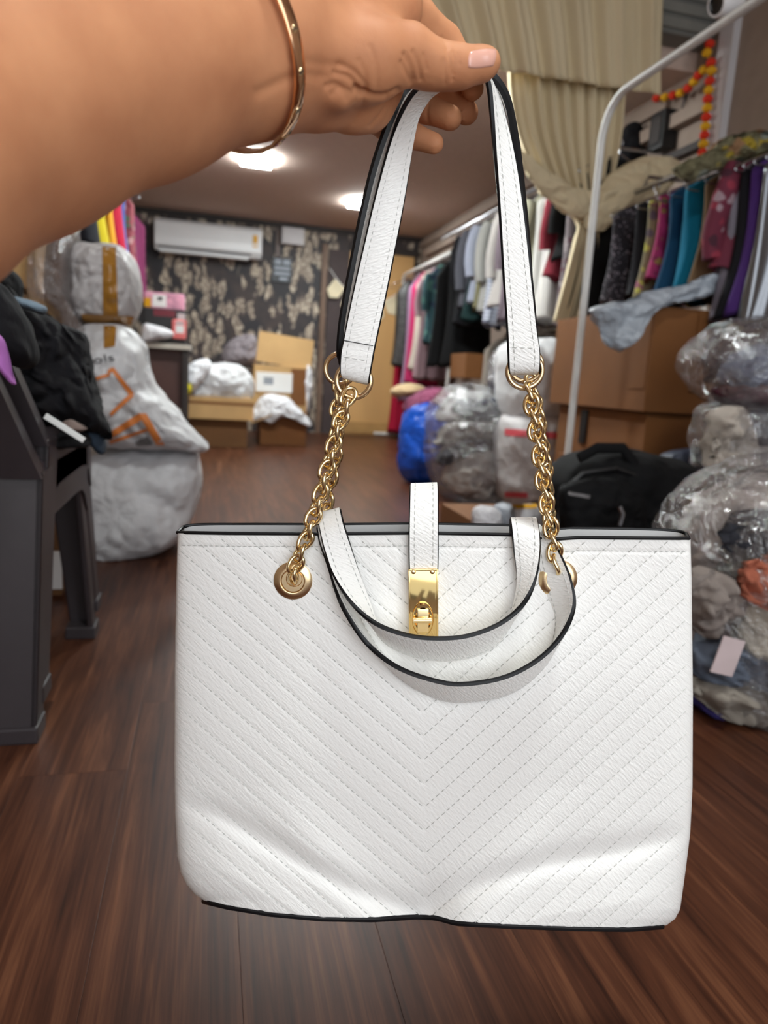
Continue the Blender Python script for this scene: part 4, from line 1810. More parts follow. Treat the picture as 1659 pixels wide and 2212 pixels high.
near = [  # px of the visible edge, hem y, material, label, sleeve
    (1335, 655, spk, 'grey speckled dark dress hanging next to the tied curtain', 0.0, 'dress'),
    (1388, 640, cm((24, 23, 28)), 'plain black dress hanging between the speckled dress and pink print', 0.0, 'dress'),
    (1412, 640, lim, 'lime and mauve floral kurta squeezed behind the black dress', 0.0, 'kurta'),
    (1432, 600, pnk, 'magenta floral top hanging left of the dark blue garment', 0.0, 'top'),
    (1455, 640, cm((20, 62, 92)), 'dark blue long garment hanging beside the teal one', 0.0, 'dress'),
    (1492, 640, cm((6, 104, 134)), 'bright teal long garment on the wall rail', 0.0, 'dress'),
    (1530, 640, cm((104, 82, 58)), 'khaki brown long garment right of the teal one', 0.0, 'dress'),
    (1575, 585, mar, 'maroon patterned top with loose sleeves on the wall rail', 0.28, 'top'),
    (1592, 650, cm((112, 106, 116)), 'grey plain dress hanging below the maroon patterned top', 0.0, 'dress'),
    (1608, 650, cm((22, 21, 26)), 'narrow black dress just left of the purple garment', 0.0, 'dress'),
    (1630, 640, cm((64, 36, 96)), 'purple satin garment beside the silver sequins', 0.0, 'dress'),
    (1655, 660, seq.m, 'silver sequinned garment at the picture edge', 0.0, 'dress'),
]
for i, (px, yb, m, lab, slv, cat) in enumerate(near):
    px -= 24 + (px - 1335) * 0.03
    pe = at_x(px, 500, XE)
    zb = at_x(px, yb, XE).z - (0.05 if i > 7 else 0)
    garment(cat if cat != 'kurta' else 'kurta', lab, cat, m, RX, pe.y, RZ - 0.075, zb, 0.19, 0.028 if i not in (5, 7) else 0.038, 20 + i, slv, 1.0, 'clothes on the near wall rail')
    hanger(RX, pe.y, RZ, lab, 'n')
# a crumpled print thrown over the rail
ylw = printed('yellow_grey_print', (104, 98, 72), [(150, 128, 34), (116, 120, 110), (66, 58, 40), (130, 96, 66)], 15, 0.5)
o = pillow('scarf', [(1465, 372), (1485, 345), (1520, 330), (1555, 305), (1600, 290), (1659, 283), (1690, 290), (1690, 330), (1640, 345), (1600, 352), (1560, 358), (1520, 375), (1490, 385)], 2.12, 0.07, ylw, None, 3, 0.07, 9, wrinkle=0.6)
tag(o, 'yellow and grey printed cloth crumpled over the wall rail', 'cloth')

# ---- long row along the right wall, behind the curtain
LX, LZ = 1.76, 1.70
rack('clothes_rail', 'long wall rail with the dense row of dark and pale shirts', LX, 3.25, 5.6, LZ, 0.011, MT['steel'], False)
wht = striped('white_pinstripe', (206, 202, 196), (190, 186, 184), 22, 'X')
blu = striped('blue_white_stripe', (206, 208, 214), (86, 96, 128), 14, 'Z')
gpt = printed('grey_paisley', (112, 102, 106), [(150, 140, 142), (90, 60, 70)], 30, 0.4)
row = [
    (968, 790, cm((14, 14, 16)), 'long black coat at the far end of the shirt row', 0.0, 'coat'),
    (984, 700, cm((20, 20, 24)), 'black jacket next to the long black coat', 0.3, 'jacket'),
    (996, 660, cm((84, 84, 92)), 'charcoal grey cardigan with hanging sleeve in the shirt row', 0.36, 'cardigan'),
    (1006, 690, cm((24, 46, 46)), 'dark green shirt between charcoal cardigan and pale blue shirt', 0.0, 'shirt'),
    (1016, 650, cm((150, 154, 170)), 'pale blue grey shirt in the shirt row', 0.3, 'shirt'),
    (1027, 665, cm((120, 116, 88)), 'olive shirt hung among grey shirts', 0.0, 'shirt'),
    (1038, 675, cm((150, 148, 144)), 'stone grey shirt right of the olive shirt', 0.34, 'shirt'),
    (1050, 700, blu, 'blue and white striped dress with low hem in the shirt row', 0.0, 'dress'),
    (1063, 660, cm((172, 166, 162)), 'light grey blouse right of the striped dress', 0.34, 'blouse'),
    (1080, 690, cm((104, 92, 100)), 'mauve grey tunic partly behind the bag strap', 0.3, 'tunic'),
    (1100, 690, cm((60, 56, 64)), 'dark grey tunic behind the bag strap', 0.0, 'tunic'),
    (1122, 680, cm((150, 148, 130)), 'pale khaki shirt behind the bag strap', 0.3, 'shirt'),
    (1143, 690, cm((196, 194, 190)), 'cream shirt just right of the bag strap', 0.0, 'shirt'),
    (1160, 690, wht, 'white pleated dress hanging right of the bag strap', 0.0, 'dress'),
    (1176, 600, cm((120, 40, 52)), 'dark red top peeking out near the curtain', 0.3, 'top'),
    (1192, 560, cm((16, 16, 18)), 'short black top near the curtain', 0.25, 'top'),
    (1208, 700, gpt, 'grey paisley dress near the curtain edge', 0.0, 'dress'),
    (1226, 700, cm((18, 18, 20)), 'black dress tucked against the curtain', 0.0, 'dress'),
]
LE = 1.57
for i, (px, yb, m, lab, slv, cat) in enumerate(row):
    pe = at_x(px, 560, LE)
    zb = at_x(px, yb, LE).z
    garment(cat, lab, cat, m, LX, pe.y, LZ - 0.075, zb, 0.19, 0.034, 50 + i, slv, 1.0, 'clothes in the long row')
    hanger(LX, pe.y, LZ, lab, 'l')

# ---- far white rack with colourful long clothes
FX, FZ = 1.93, 1.66
rack('garment_rack', 'far white tube rack with pink and sequinned clothes by the plywood door', FX, 5.7, 7.35, FZ, 0.016, MT['pole'], True, 0.22, 0.05)
sqd = printed('dark_sequins', (40, 38, 38), [(96, 92, 90), (60, 56, 54)], 60, 0.35, 0.35)
tpr = printed('teal_print', (38, 72, 78), [(30, 48, 70), (70, 110, 104)], 14, 0.4)
far = [
    (856, 600, 790, sqd, 'dark sequinned long dress at the far end of the white rack', 0.0, 'dress'),
    (880, 600, 870, cm((150, 118, 144)), 'mauve long dress on the far white rack', 0.0, 'dress'),
    (888, 600, 830, cm((176, 40, 92)), 'hot pink long dress on the far white rack', 0.0, 'dress'),
    (897, 590, 800, cm((198, 186, 172)), 'cream printed dress on the far white rack', 0.0, 'dress'),
    (908, 585, 820, cm((150, 122, 128)), 'dusty pink dress on the far white rack', 0.3, 'dress'),
    (922, 580, 740, tpr, 'teal printed tunic next to the black coat', 0.3, 'tunic'),
    (938, 560, 790, cm((16, 16, 18)), 'black gown at the near end of the far white rack', 0.0, 'gown'),
]
for i, (px, yt, yb, m, lab, slv, cat) in enumerate(far):
    pe = at_x(px, 650, 1.78)
    pe.y = min(pe.y, 7.2)
    zb = max(0.05, at_x(px, yb, 1.78).z)
    garment(cat, lab, cat, m, FX, pe.y, FZ - 0.085, zb, 0.16, 0.05, 80 + i, slv, 1.1, 'clothes on the far white rack')
    hanger(FX, pe.y, FZ, lab, 'f')
pe = at_z(858, 955, 0.0)
garment('gown', 'crimson floor-length gown hanging beside the plywood door', 'gown', cm((168, 20, 54)), FX + 0.05, 7.24, FZ - 0.085, 0.05, 0.12, 0.05, 99, 0.0, 1.25, 'clothes on the far white rack')
hanger(FX, 7.24, FZ, 'crimson floor-length gown', 'f')

# ---- low rack with pale clothes between the sacks
rack('garment_rack', 'low grey tube rack half hidden behind the clear bags', 1.86, 3.55, 4.42, 0.93, 0.012, MT['steel'], True, 0.12, 0.06)
for i, (yy, c, lab) in enumerate(((3.7, (150, 146, 138), 'pale grey skirt on the low rack'), (3.88, (92, 96, 78), 'olive skirt on the low rack'), (4.06, (170, 166, 156), 'cream skirt on the low rack'),
                                  (4.25, (70, 74, 66), 'dark green skirt on the low rack'), (4.42, (140, 130, 120), 'taupe skirt on the low rack'))):
    garment('skirt', lab, 'skirt', cm(c), 1.86, yy - 0.04, 0.9, 0.38, 0.16, 0.04, 120 + i, 0, 1.1, 'skirts on the low rack')

# ================================================================== CURTAIN
cur = thing('curtain', 'cream curtain with pleated valance, tied back beside the white rack', 'curtain', (1.5, 3.0, 0.9))


def sheet(name, L, Rr, Y, pl, amp, m, parent, n=110, nt=40, seed=1, fade=0.0, hem=0.0):
    Lc, Rc = crom([(a, b) for a, b in L], nt), crom([(a, b) for a, b in Rr], nt)
    vs, fs = [], []
    for j in range(nt):
        t = j / (nt - 1)
        a, b = at_y(*Lc[j], Y), at_y(*Rc[j], Y)
        for i in range(n):
            f = i / (n - 1)
            p = a.lerp(b, f)
            w = math.sin(f * pl * 2 * math.pi + seed + 0.8 * noise.noise(Vector((f * 6, seed, t * 0.7)))) + 0.5 * math.sin(f * pl * 4.3 * math.pi + seed * 2)
            p.y += amp * (1 - fade * t) * w + 0.012 * noise.noise(Vector((f * 9, t * 2, seed)))
            if hem and j > nt - 6:
                p.z += hem * w * 0.4
            vs.append(p)
    for j in range(nt - 1):
        for i in range(n - 1):
            a = j * n + i
            fs.append((a, a + n, a + n + 1, a + 1))
    o = mesh_obj(name, vs, fs, m, parent)
    s = o.modifiers.new('thick', 'SOLIDIFY')
    s.thickness = 0.004
    return o


sheet('valance', [(800, -170), (860, 0), (905, 125)], [(1440, -150), (1436, 30), (1432, 205)], 2.98, 8, 0.026, MT['curtain'], cur, 200, 24, 2, 0.0, 0.02)
sheet('drape', [(1095, 120), (1098, 200), (1118, 300), (1160, 385), (1215, 445), (1248, 480), (1240, 530), (1222, 600), (1196, 695)],
      [(1345, 120), (1342, 200), (1336, 280), (1326, 350), (1310, 420), (1293, 482), (1292, 530), (1290, 600), (1272, 695)], 3.06, 8, 0.022, MT['curtain'], cur, 130, 60, 5, 0.45)
pillow('tied_swathe', [(1262, 478), (1285, 425), (1320, 372), (1365, 345), (1415, 338), (1468, 348), (1480, 362), (1455, 392), (1440, 415), (1395, 440), (1340, 462), (1300, 500)], 3.0, 0.07, MT['curtain'], cur, 8, 0.05, 7, True)
pillow('swag', [(1118, 320), (1150, 345), (1200, 382), (1250, 412), (1300, 420), (1305, 440), (1270, 470), (1225, 462), (1185, 430), (1150, 390)], 3.0, 0.05, MT['curtain'], cur, 4, 0.04, 8, True)

# ================================================================== ON THE RIGHT WALL
gr = thing('garland', 'orange and yellow marigold garland strung along the right wall', 'garland', tuple(at_x(1520, 340, XR - 0.06)))
bm = bmesh.new()
bmesh.ops.create_icosphere(bm, subdivisions=3, radius=1.0)
for v in bm.verts:
    k = 1 + 0.16 * noise.noise(v.co * 6.0)
    v.co = Vector((v.co.x * k, v.co.y * k, v.co.z * k * 0.86))
fl_r = bpy.data.meshes.new('flower')
bm.to_mesh(fl_r)
fl_y = fl_r.copy()
bm.free()
fl_r.materials.append(MT['marigold_red'])
fl_y.materials.append(MT['marigold_yellow'])
vert = [(1533, 95), (1527, 114), (1536, 135), (1537, 153), (1533, 175), (1531, 195), (1529, 214), (1528, 233), (1526, 253), (1524, 273), (1522, 292), (1520, 311), (1518, 330)]
swg = [(1521, 151), (1509, 163), (1499, 177), (1486, 191), (1470, 201), (1454, 206), (1437, 210), (1419, 212)]
for seqn, fst in ((vert, 0), (swg, 1)):
    pts = []
    for i, (px, py) in enumerate(seqn):
        p = at_x(px, py, XR - 0.06)
        pts.append(p)
        o = bpy.data.objects.new('flower', fl_r if (i + fst) % 2 == 0 else fl_y)
        COL.objects.link(o)
        o.parent = gr
        o.matrix_parent_inverse = Matrix.Translation(-gr.location)
        o.location = p
        o.scale = (0.021,) * 3
    MB().tube(pts, 0.002, 6).build('string', MT['marigold_yellow'], gr, True)

vt = thing('roller_box', 'grey ribbed roller shutter box under the ceiling behind the curtain', 'shutter box', (1.98, 3.08, 2.14))
a, b = at_y(1400, 40, 3.0), at_y(1560, 40, 3.0)
MB().box(a.x, XR - 0.01, 3.02, 3.135, 2.14, 2.42, bev=0.01).build('housing', mat('grey_metal', (108, 108, 104), 0.5), vt)
for k in range(3):
    MB().box(a.x + 0.01, XR - 0.02, 3.008, 3.022, 2.16 + k * 0.06, 2.20 + k * 0.06, bev=0.004).build('rib', mat('grey_metal_rib', (126, 126, 120), 0.5), vt)
cc = thing('security_camera', 'white cylindrical security camera with black lens at the top corner', 'camera', tuple(at_x(1560, 20, 1.9)))
p = at_d(1568, 5, 2.3)
d = (at_d(1530, 12, 2.28) - p).normalized()
MB().lathe([(0.0, -0.05), (0.034, -0.05), (0.040, -0.04), (0.040, 0.03), (0.036, 0.042), (0.030, 0.042)], p, d, 28).build('housing', MT['white'], cc, True)
MB().lathe([(0.030, 0.040), (0.026, 0.034), (0.0, 0.032)], p, d, 24).build('lens', MT['black'], cc, True)
MB().tube([p - d * 0.02 + Vector((0, 0, 0.02)), p + Vector((0.02, 0, 0.07)), Vector((p.x + 0.02, p.y, ZN + 0.002))], 0.014, 10).build('bracket', MT['white'], cc, True)
ps = at_x(1432, 285, XR - 0.04)
q0, q1 = at_x(1418, 285, XR - 0.04), at_x(1448, 285, XR - 0.04)
sp = thing('wall_speaker', 'small black box fixed to the right wall below the garland', 'speaker', (XR - 0.04, ps.y, ps.z - 0.09))
MB().box(XR - 0.08, XR, q1.y, q0.y, ps.z - 0.085, ps.z + 0.085, bev=0.008).build('case', MT['black'], sp)
MB().box(XR - 0.086, XR - 0.079, q1.y + 0.02, q0.y - 0.02, ps.z - 0.06, ps.z + 0.06, bev=0.004).build('grille', MT['dark'], sp)
cb_ = MB().tube([at_x(x_, y_, XR - 0.015) for x_, y_ in ((1482, 200), (1476, 225), (1470, 250), (1460, 270), (1448, 285))], 0.005, 8).build('cable', MT['dark'], None, True)
tag(cb_, 'thin dark cable curving down the right wall to the black box', 'cable')
o = pillow('jacket', [(1340, 300), (1352, 272), (1375, 262), (1392, 285), (1388, 330), (1395, 355), (1345, 360), (1335, 330)], 3.5, 0.05, cm((24, 23, 27)), None, 6, 0.02, 9)
tag(o, 'black garment bundled on the wall behind the white pole', 'jacket')

# ================================================================== CARTONS, BAGS ON THE RIGHT
cu_ = carton('carton', 'large brown cardboard carton, upper one behind the white pole', 1.40, 2.02, 2.10, 2.78, 0.545, 0.885, MT['carton'], tape_axis='y')
cl_ = carton('carton', 'brown cardboard carton under the large upper carton', 1.43, 2.0, 2.12, 2.74, 0.0, 0.54, MT['carton'], tape=False)
# printed marks and a flap fold on the cartons
fl_ = MB().box(1.397, 1.401, 2.11, 2.20, 0.62, 0.88).build('side_flap', MT['carton'], cu_)
sl = MB().box(1.422, 1.43, 2.50, 2.545, 0.40, 0.53).build('black_tape', MT['black'], cl_)
fw = MB().box(1.56, 2.01, 2.092, 2.10, 0.62, 0.885, bev=0.002).build('cardboard_sheet', MT['carton'])
tag(fw, 'cardboard sheet leaning on the front of the upper carton', 'cardboard')
wb = MB().box(1.62, 1.85, 2.12, 2.35, 0.886, 0.908, bev=0.004).build('box_lid', MT['paperwhite'])
tag(wb, 'flat white box lid lying on top of the upper carton', 'lid')
o = pillow('mailer_bag', [(1278, 672), (1300, 655), (1350, 648), (1400, 628), (1450, 618), (1500, 606), (1545, 592), (1562, 598), (1548, 625), (1500, 648), (1450, 655), (1405, 672), (1380, 700), (1352, 748), (1335, 760), (1310, 738), (1295, 705)], 2.07, 0.045, MT['mailer'], None, 11, 0.045, 9)
tag(o, 'crumpled silver grey courier bag draped over the upper carton', 'courier bag')
sa = at_y(1236, 985, 2.42).x, at_y(1275, 985, 2.42).x, at_y(1225, 985, 2.42).z
carton('carton', 'small brown carton on the floor behind the foot of the white pole', sa[0], sa[0] + 0.2, 2.42, 2.55, 0.0, sa[2], MT['carton'], tape=False)

# black and navy backpacks
bk = thing('backpack', 'black nylon backpack lying behind the bag rim', 'backpack', (1.05, 1.75, 0))
bb = pillow('pack_body', [(1190, 1075), (1200, 1025), (1240, 985), (1300, 970), (1370, 972), (1430, 985), (1480, 1000), (1510, 1040), (1515, 1110), (1500, 1180), (1430, 1230), (1300, 1240), (1210, 1200)], 1.72, 0.15, MT['nylon'], bk, 2, 0.03, 6, True, 3.0, wrinkle=0.5)
pk = pillow('front_pocket', [(1210, 1070), (1240, 1040), (1310, 1030), (1370, 1050), (1390, 1100), (1385, 1190), (1320, 1215), (1230, 1190)], 1.585, 0.055, MT['nylon'], bk, 4, 0.02, 8, True, 3.0, wrinkle=0.5)
decal('brand_tag', [(1228, 1062), (1275, 1070), (1274, 1077), (1227, 1069)], pk, mat('faded_logo', (84, 80, 82), 0.5), bk, 6, 2, 0.003)
zz = MB().tube([at_y(1338, 1095, 1.50), at_y(1345, 1110, 1.495), at_y(1338, 1135, 1.495)], 0.006, 8).build('zip_pull', MT['steel'], bk, True)
MB().tube([at_y(x_, y_, 1.60) for x_, y_ in ((1205, 1130), (1215, 1060), (1260, 1022), (1330, 1012), (1395, 1035), (1420, 1090), (1425, 1150))], 0.006, 8).build('zip_line', MT['black'], bk, True)
MB().tube([at_y(x_, y_, 1.62) for x_, y_ in ((1250, 990), (1290, 968), (1345, 968), (1370, 1000), (1375, 1030))], 0.014, 10, flat=0.5).build('carry_handle', MT['nylon'], bk, True)
nb_ = thing('backpack', 'navy blue backpack beyond the black one', 'backpack', (1.45, 1.9, 0))
pillow('pack_body', [(1435, 1010), (1450, 980), (1500, 968), (1560, 975), (1610, 990), (1640, 1020), (1650, 1090), (1600, 1150), (1480, 1160), (1440, 1090)], 1.93, 0.11, MT['navy'], nb_, 7, 0.015, 7, False, 2.6)
pillow('flap', [(1440, 1000), (1470, 975), (1540, 972), (1590, 985), (1560, 1015), (1500, 1030), (1450, 1025)], 1.83, 0.03, MT['navy'], nb_, 9, 0.012, 9, False)
o = MB().box(-0.03, 0.03, -0.001, 0.001, -0.02, 0.02, M=Matrix.Translation(at_y(1455, 1130, 1.575)) @ Matrix.Rotation(0.2, 4, 'Y')).build('swing_tag', MT['paperwhite'])
tag(o, 'white paper tag lying against the black backpack', 'tag')


# clear bags stuffed with clothes
def clear_bag(label, outline, Y, T, stuffing, seed, film=None, knots=None):
    """a clear polythene sack and, inside it, each folded garment"""
    shell = pillow('clear_bag', outline, Y, T * 1.15, film or MT['film'], None, seed, 0.05, 5, True, 2.4, 20, 80)
    tag(shell, label, 'plastic bag')
    for k, (ol, yy, t, m, lab, cat) in enumerate(stuffing):
        o = pillow('folded_' + cat, ol, yy, t * 0.8, m, None, seed * 10 + k, 0.05, 8, True, 2.4, 18, 72, wrinkle=0.8)
        tag(o, lab, cat)
    return shell


clear_bag('dark clear plastic bag of clothes on the stack at the right edge',
          [(1505, 790), (1515, 740), (1550, 705), (1600, 688), (1670, 680), (1740, 700), (1760, 780), (1740, 860), (1660, 880), (1570, 880), (1525, 855)], 1.72, 0.16, [
              ([(1530, 800), (1550, 735), (1600, 705), (1690, 695), (1720, 760), (1640, 760), (1560, 830)], 1.74, 0.12, cm((58, 46, 52)), 'dark plum knit folded in the upper clear bag', 'knit'),
              ([(1560, 800), (1610, 750), (1680, 735), (1720, 780), (1690, 830), (1600, 860)], 1.68, 0.09, cm((92, 98, 116)), 'slate blue shirt folded in the upper clear bag', 'shirt'),
              ([(1540, 840), (1590, 830), (1680, 820), (1720, 850), (1650, 878), (1570, 876)], 1.68, 0.09, cm((74, 36, 46)), 'wine red scarf folded in the upper clear bag', 'scarf')], 31)
clear_bag('clear plastic bag holding off-white knits under the dark clear bag',
          [(1525, 985), (1530, 910), (1550, 870), (1620, 862), (1700, 870), (1740, 930), (1740, 1010), (1690, 1040), (1570, 1040), (1530, 1020)], 1.66, 0.15, [
              ([(1535, 975), (1545, 900), (1580, 872), (1615, 900), (1620, 980), (1590, 1030), (1545, 1020)], 1.62, 0.10, cm((176, 166, 156)), 'off-white knit sweater in the middle clear bag', 'sweater'),
              ([(1605, 900), (1660, 880), (1720, 900), (1720, 960), (1650, 990), (1610, 970)], 1.66, 0.10, cm((62, 60, 66)), 'charcoal tee in the middle clear bag', 'tee'),
              ([(1600, 980), (1660, 960), (1720, 970), (1720, 1030), (1620, 1035)], 1.62, 0.10, cm((150, 142, 138)), 'greige cardigan in the middle clear bag', 'cardigan')], 32)
clear_bag('big clear plastic bag of folded clothes on the floor by the bag edge',
          [(1470, 1250), (1480, 1150), (1520, 1060), (1590, 1010), (1690, 985), (1790, 1010), (1830, 1150), (1830, 1400), (1800, 1560), (1690, 1595), (1560, 1570), (1490, 1500), (1465, 1400)], 1.16, 0.22, [
              ([(1490, 1190), (1510, 1120), (1560, 1060), (1630, 1020), (1720, 1010), (1740, 1070), (1650, 1090), (1580, 1150), (1560, 1230), (1500, 1240)], 1.14, 0.11, cm((150, 140, 134)), 'pale taupe sweater at the top of the big clear bag', 'sweater'),
              ([(1565, 1170), (1600, 1120), (1670, 1095), (1740, 1110), (1740, 1210), (1660, 1230), (1600, 1270), (1575, 1230)], 1.06, 0.07, cm((40, 40, 46)), 'charcoal fleece in the big clear bag', 'fleece'),
              ([(1608, 1230), (1650, 1205), (1720, 1190), (1740, 1260), (1690, 1300), (1630, 1300)], 1.0, 0.05, cm((150, 86, 66)), 'terracotta blouse in the big clear bag', 'blouse'),
              ([(1485, 1260), (1540, 1230), (1590, 1270), (1580, 1340), (1520, 1370), (1480, 1330)], 1.06, 0.08, cm((128, 118, 112)), 'taupe waffle knit in the big clear bag', 'knit'),
              ([(1590, 1330), (1640, 1290), (1720, 1300), (1730, 1400), (1660, 1430), (1610, 1410)], 1.04, 0.06, cm((190, 180, 162)), 'cream camisole in the big clear bag', 'camisole'),
              ([(1490, 1400), (1540, 1370), (1640, 1400), (1740, 1420), (1740, 1490), (1600, 1480), (1510, 1460)], 1.06, 0.09, cm((86, 92, 104)), 'blue grey jeans in the big clear bag', 'jeans'),
              ([(1500, 1480), (1560, 1465), (1660, 1490), (1740, 1500), (1740, 1560), (1640, 1560), (1550, 1540)], 1.06, 0.09, cm((134, 126, 116)), 'beige trousers low in the big clear bag', 'trousers'),
              ([(1490, 1500), (1560, 1530), (1650, 1560), (1740, 1565), (1740, 1600), (1640, 1592), (1540, 1560)], 1.1, 0.1, cm((52, 44, 96)), 'violet garment at the bottom of the big clear bag', 'garment')], 33)
o = MB().box(-0.024, 0.024, -0.0015, 0.0015, -0.034, 0.034, M=Matrix.Translation(at_y(1572, 1418, 1.0)) @ Matrix.Rotation(R_(14), 4, 'Y'), bev=0.0005).build('care_card', mat('pink_card', (196, 178, 178), 0.6))
tag(o, 'pale pink printed card inside the big clear bag', 'card')

# ================================================================== MIDDLE: blue bag, clear bags, sacks
bl = pillow('plastic_bag', [(862, 985), (868, 920), (885, 880), (915, 862), (950, 872), (985, 900), (1000, 980), (985, 1040), (940, 1052), (890, 1045), (866, 1020)], 4.0, 0.22, MT['bluebag'], None, 13, 0.06, 5)
tag(bl, 'shiny royal blue plastic bag on the floor left of the clear bags', 'plastic bag')
o = pillow('cloth_bundle', [(872, 885), (885, 858), (915, 842), (955, 838), (985, 860), (970, 885), (920, 880), (890, 900)], 4.05, 0.14, cm((128, 66, 92)), None, 14, 0.04, 8)
tag(o, 'mauve cloth bundled on top of the blue bag', 'cloth')
o = pillow('hat', [(845, 845), (860, 832), (890, 828), (915, 836), (910, 850), (880, 856), (855, 858)], 4.3, 0.12, cm((190, 164, 128)), None, 15, 0.02, 8)
tag(o, 'beige straw hat lying beside the mauve cloth', 'hat')
clear_bag('large clear plastic bag of grey clothes standing beside the blue bag',
          [(925, 940), (935, 880), (965, 838), (1010, 825), (1060, 838), (1095, 870), (1105, 960), (1100, 1040), (1070, 1085), (1000, 1092), (950, 1060), (930, 1000)], 3.5, 0.26, [
              ([(945, 905), (965, 860), (1010, 842), (1060, 850), (1085, 880), (1040, 905), (985, 905)], 3.48, 0.2, cm((168, 166, 164)), 'light grey sweater in the large clear bag', 'sweater'),
              ([(975, 885), (1010, 862), (1060, 858), (1092, 880), (1080, 910), (1010, 905)], 3.36, 0.12, cm((58, 58, 70)), 'dark navy tee in the large clear bag', 'tee'),
              ([(940, 960), (980, 905), (1050, 905), (1095, 930), (1085, 960), (1000, 950)], 3.4, 0.16, cm((142, 138, 134)), 'stone grey pullover in the large clear bag', 'pullover'),
              ([(945, 1000), (975, 945), (1060, 940), (1095, 965), (1060, 985), (990, 990)], 3.36, 0.14, cm((70, 68, 72)), 'charcoal leggings in the large clear bag', 'leggings'),
              ([(960, 1030), (1000, 970), (1060, 965), (1095, 1000), (1085, 1060), (1010, 1075)], 3.34, 0.14, cm((178, 172, 166)), 'pale stone hoodie in the large clear bag', 'hoodie')], 34)
o = pillow('clear_bag', [(1055, 830), (1060, 780), (1085, 745), (1115, 735), (1140, 760), (1145, 830), (1100, 860)], 3.75, 0.14, MT['film_dense'], None, 36, 0.05, 6)
tag(o, 'small clear plastic bag behind the chain, on top of the sacks', 'plastic bag')
o = pillow('folded_shirt', [(1068, 825), (1075, 785), (1100, 760), (1130, 775), (1135, 830), (1100, 850)], 3.77, 0.1, cm((140, 140, 150)), None, 37, 0.03, 8)
tag(o, 'grey blue shirt packed in the small clear bag', 'shirt')
s1 = pillow('sack', [(1086, 760), (1110, 735), (1165, 730), (1205, 745), (1212, 820), (1208, 895), (1150, 905), (1095, 900), (1084, 830)], 3.2, 0.18, MT['sack'], None, 38, 0.04, 5, True, 3.2)
tag(s1, 'white woven sack, upper one behind the right-hand chain', 'sack')
s2 = pillow('sack', [(1084, 930), (1100, 898), (1160, 892), (1205, 905), (1212, 980), (1208, 1075), (1150, 1090), (1095, 1085), (1082, 1000)], 3.15, 0.2, MT['sack_grey'], None, 39, 0.04, 5, True, 3.2, zfloor=0.0)
tag(s2, 'white woven sack, lower one behind the right-hand chain', 'sack')
decal('red_print', [(1090, 925), (1145, 930), (1145, 945), (1090, 940)], s2, MT['redink'], s2, 8, 3, 0.006)
decal('red_print', [(1175, 932), (1205, 934), (1205, 948), (1175, 946)], s2, MT['redink'], s2, 6, 3, 0.006)
decal('red_print', [(1090, 1062), (1140, 1064), (1140, 1076), (1090, 1074)], s2, MT['redink'], s2, 6, 3, 0.006)
carton('carton', 'small flat brown carton on top of the blue bag clothes', 1.62, 2.0, 4.45, 4.75, 0.64, 0.80, MT['carton'], tape=False)
p = at_z(1075, 1110, 0)
carton('carton', 'open brown carton of packets on the floor behind the bag rim', 0.84, 1.22, 2.05, 2.45, 0.0, 0.17, MT['carton'], lid=False, tape=False)
for k, (ol, yy, m, lab) in enumerate((([(1020, 1110), (1040, 1092), (1075, 1098), (1085, 1130), (1060, 1160), (1030, 1150)], 2.02, MT['polybag'], 'pale blue white packet leaning on the open carton'),
                                      ([(1065, 1105), (1085, 1088), (1110, 1092), (1112, 1125), (1090, 1150), (1068, 1135)], 2.05, MT['mailer'], 'silver packet between the other packets in the open carton'),
                                      ([(1105, 1100), (1130, 1090), (1165, 1095), (1170, 1150), (1110, 1150)], 2.03, MT['polybag'], 'white packet with yellow band at the open carton'))):
    o = pillow('packet', ol, yy, 0.05, m, None, 60 + k, 0.02, 12)
    tag(o, lab, 'packet')
    if k == 2:
        decal('yellow_band', [(1106, 1090), (1160, 1088), (1160, 1097), (1106, 1100)], o, MT['marigold_yellow'], o, 6, 2, 0.004)

# ================================================================== FAR WALL
ac = thing('air_conditioner', 'white split air conditioner mounted on the leaf wallpaper', 'air conditioner', (0.0, YF - 0.1, 1.68))
a, b = at_y(333, 500, YF - 0.2), at_y(566, 525, YF - 0.2)
zt, zb = at_y(440, 478, YF - 0.2).z, at_y(440, 548, YF - 0.2).z
x0, x1 = a.x, b.x
pr_ = [(YF, zb + 0.02), (YF - 0.17, zb), (YF - 0.215, zb + 0.05), (YF - 0.22, zb + 0.12), (YF - 0.21, zt - 0.04), (YF - 0.17, zt - 0.005), (YF - 0.02, zt), (YF, zt)]
mb = MB()
mb.prism([Vector((x0, y, z)) for y, z in pr_], [Vector((x1, y, z)) for y, z in pr_])
acb = mb.build('casing', MT['white'], ac)
bv = acb.modifiers.new('b', 'BEVEL')
bv.width, bv.segments = 0.012, 2
MB().box(x0 + 0.04, x1 - 0.12, YF - 0.195, YF - 0.10, zb - 0.014, zb + 0.004, bev=0.004).build('vane', MT['white'], ac)
MB().box(x0 + 0.03, x1 - 0.1, YF - 0.217, YF - 0.19, zb + 0.028, zb + 0.036).build('vent_slot', MT['dark'], ac)
lb_ = MB().box(x1 - 0.085, x1 - 0.045, YF - 0.2235, YF - 0.215, zb + 0.10, zb + 0.21).build('energy_label', MT['marigold_yellow'], ac)
MB().box(x1 - 0.078, x1 - 0.052, YF - 0.2245, YF - 0.223, zb + 0.11, zb + 0.14).build('label_panel', MT['paperwhite'], ac)
q = at_y(636, 500, YF - 0.1)
jb = thing('junction_box', 'pale grey electrical box high on the wallpaper right of the air conditioner', 'electrical box', (q.x, YF, 1.9))
MB().box(q.x - 0.12, q.x + 0.10, YF - 0.10, YF, q.z - 0.12, ZC - 0.05, bev=0.006).build('case', MT['grey_plastic'], jb)
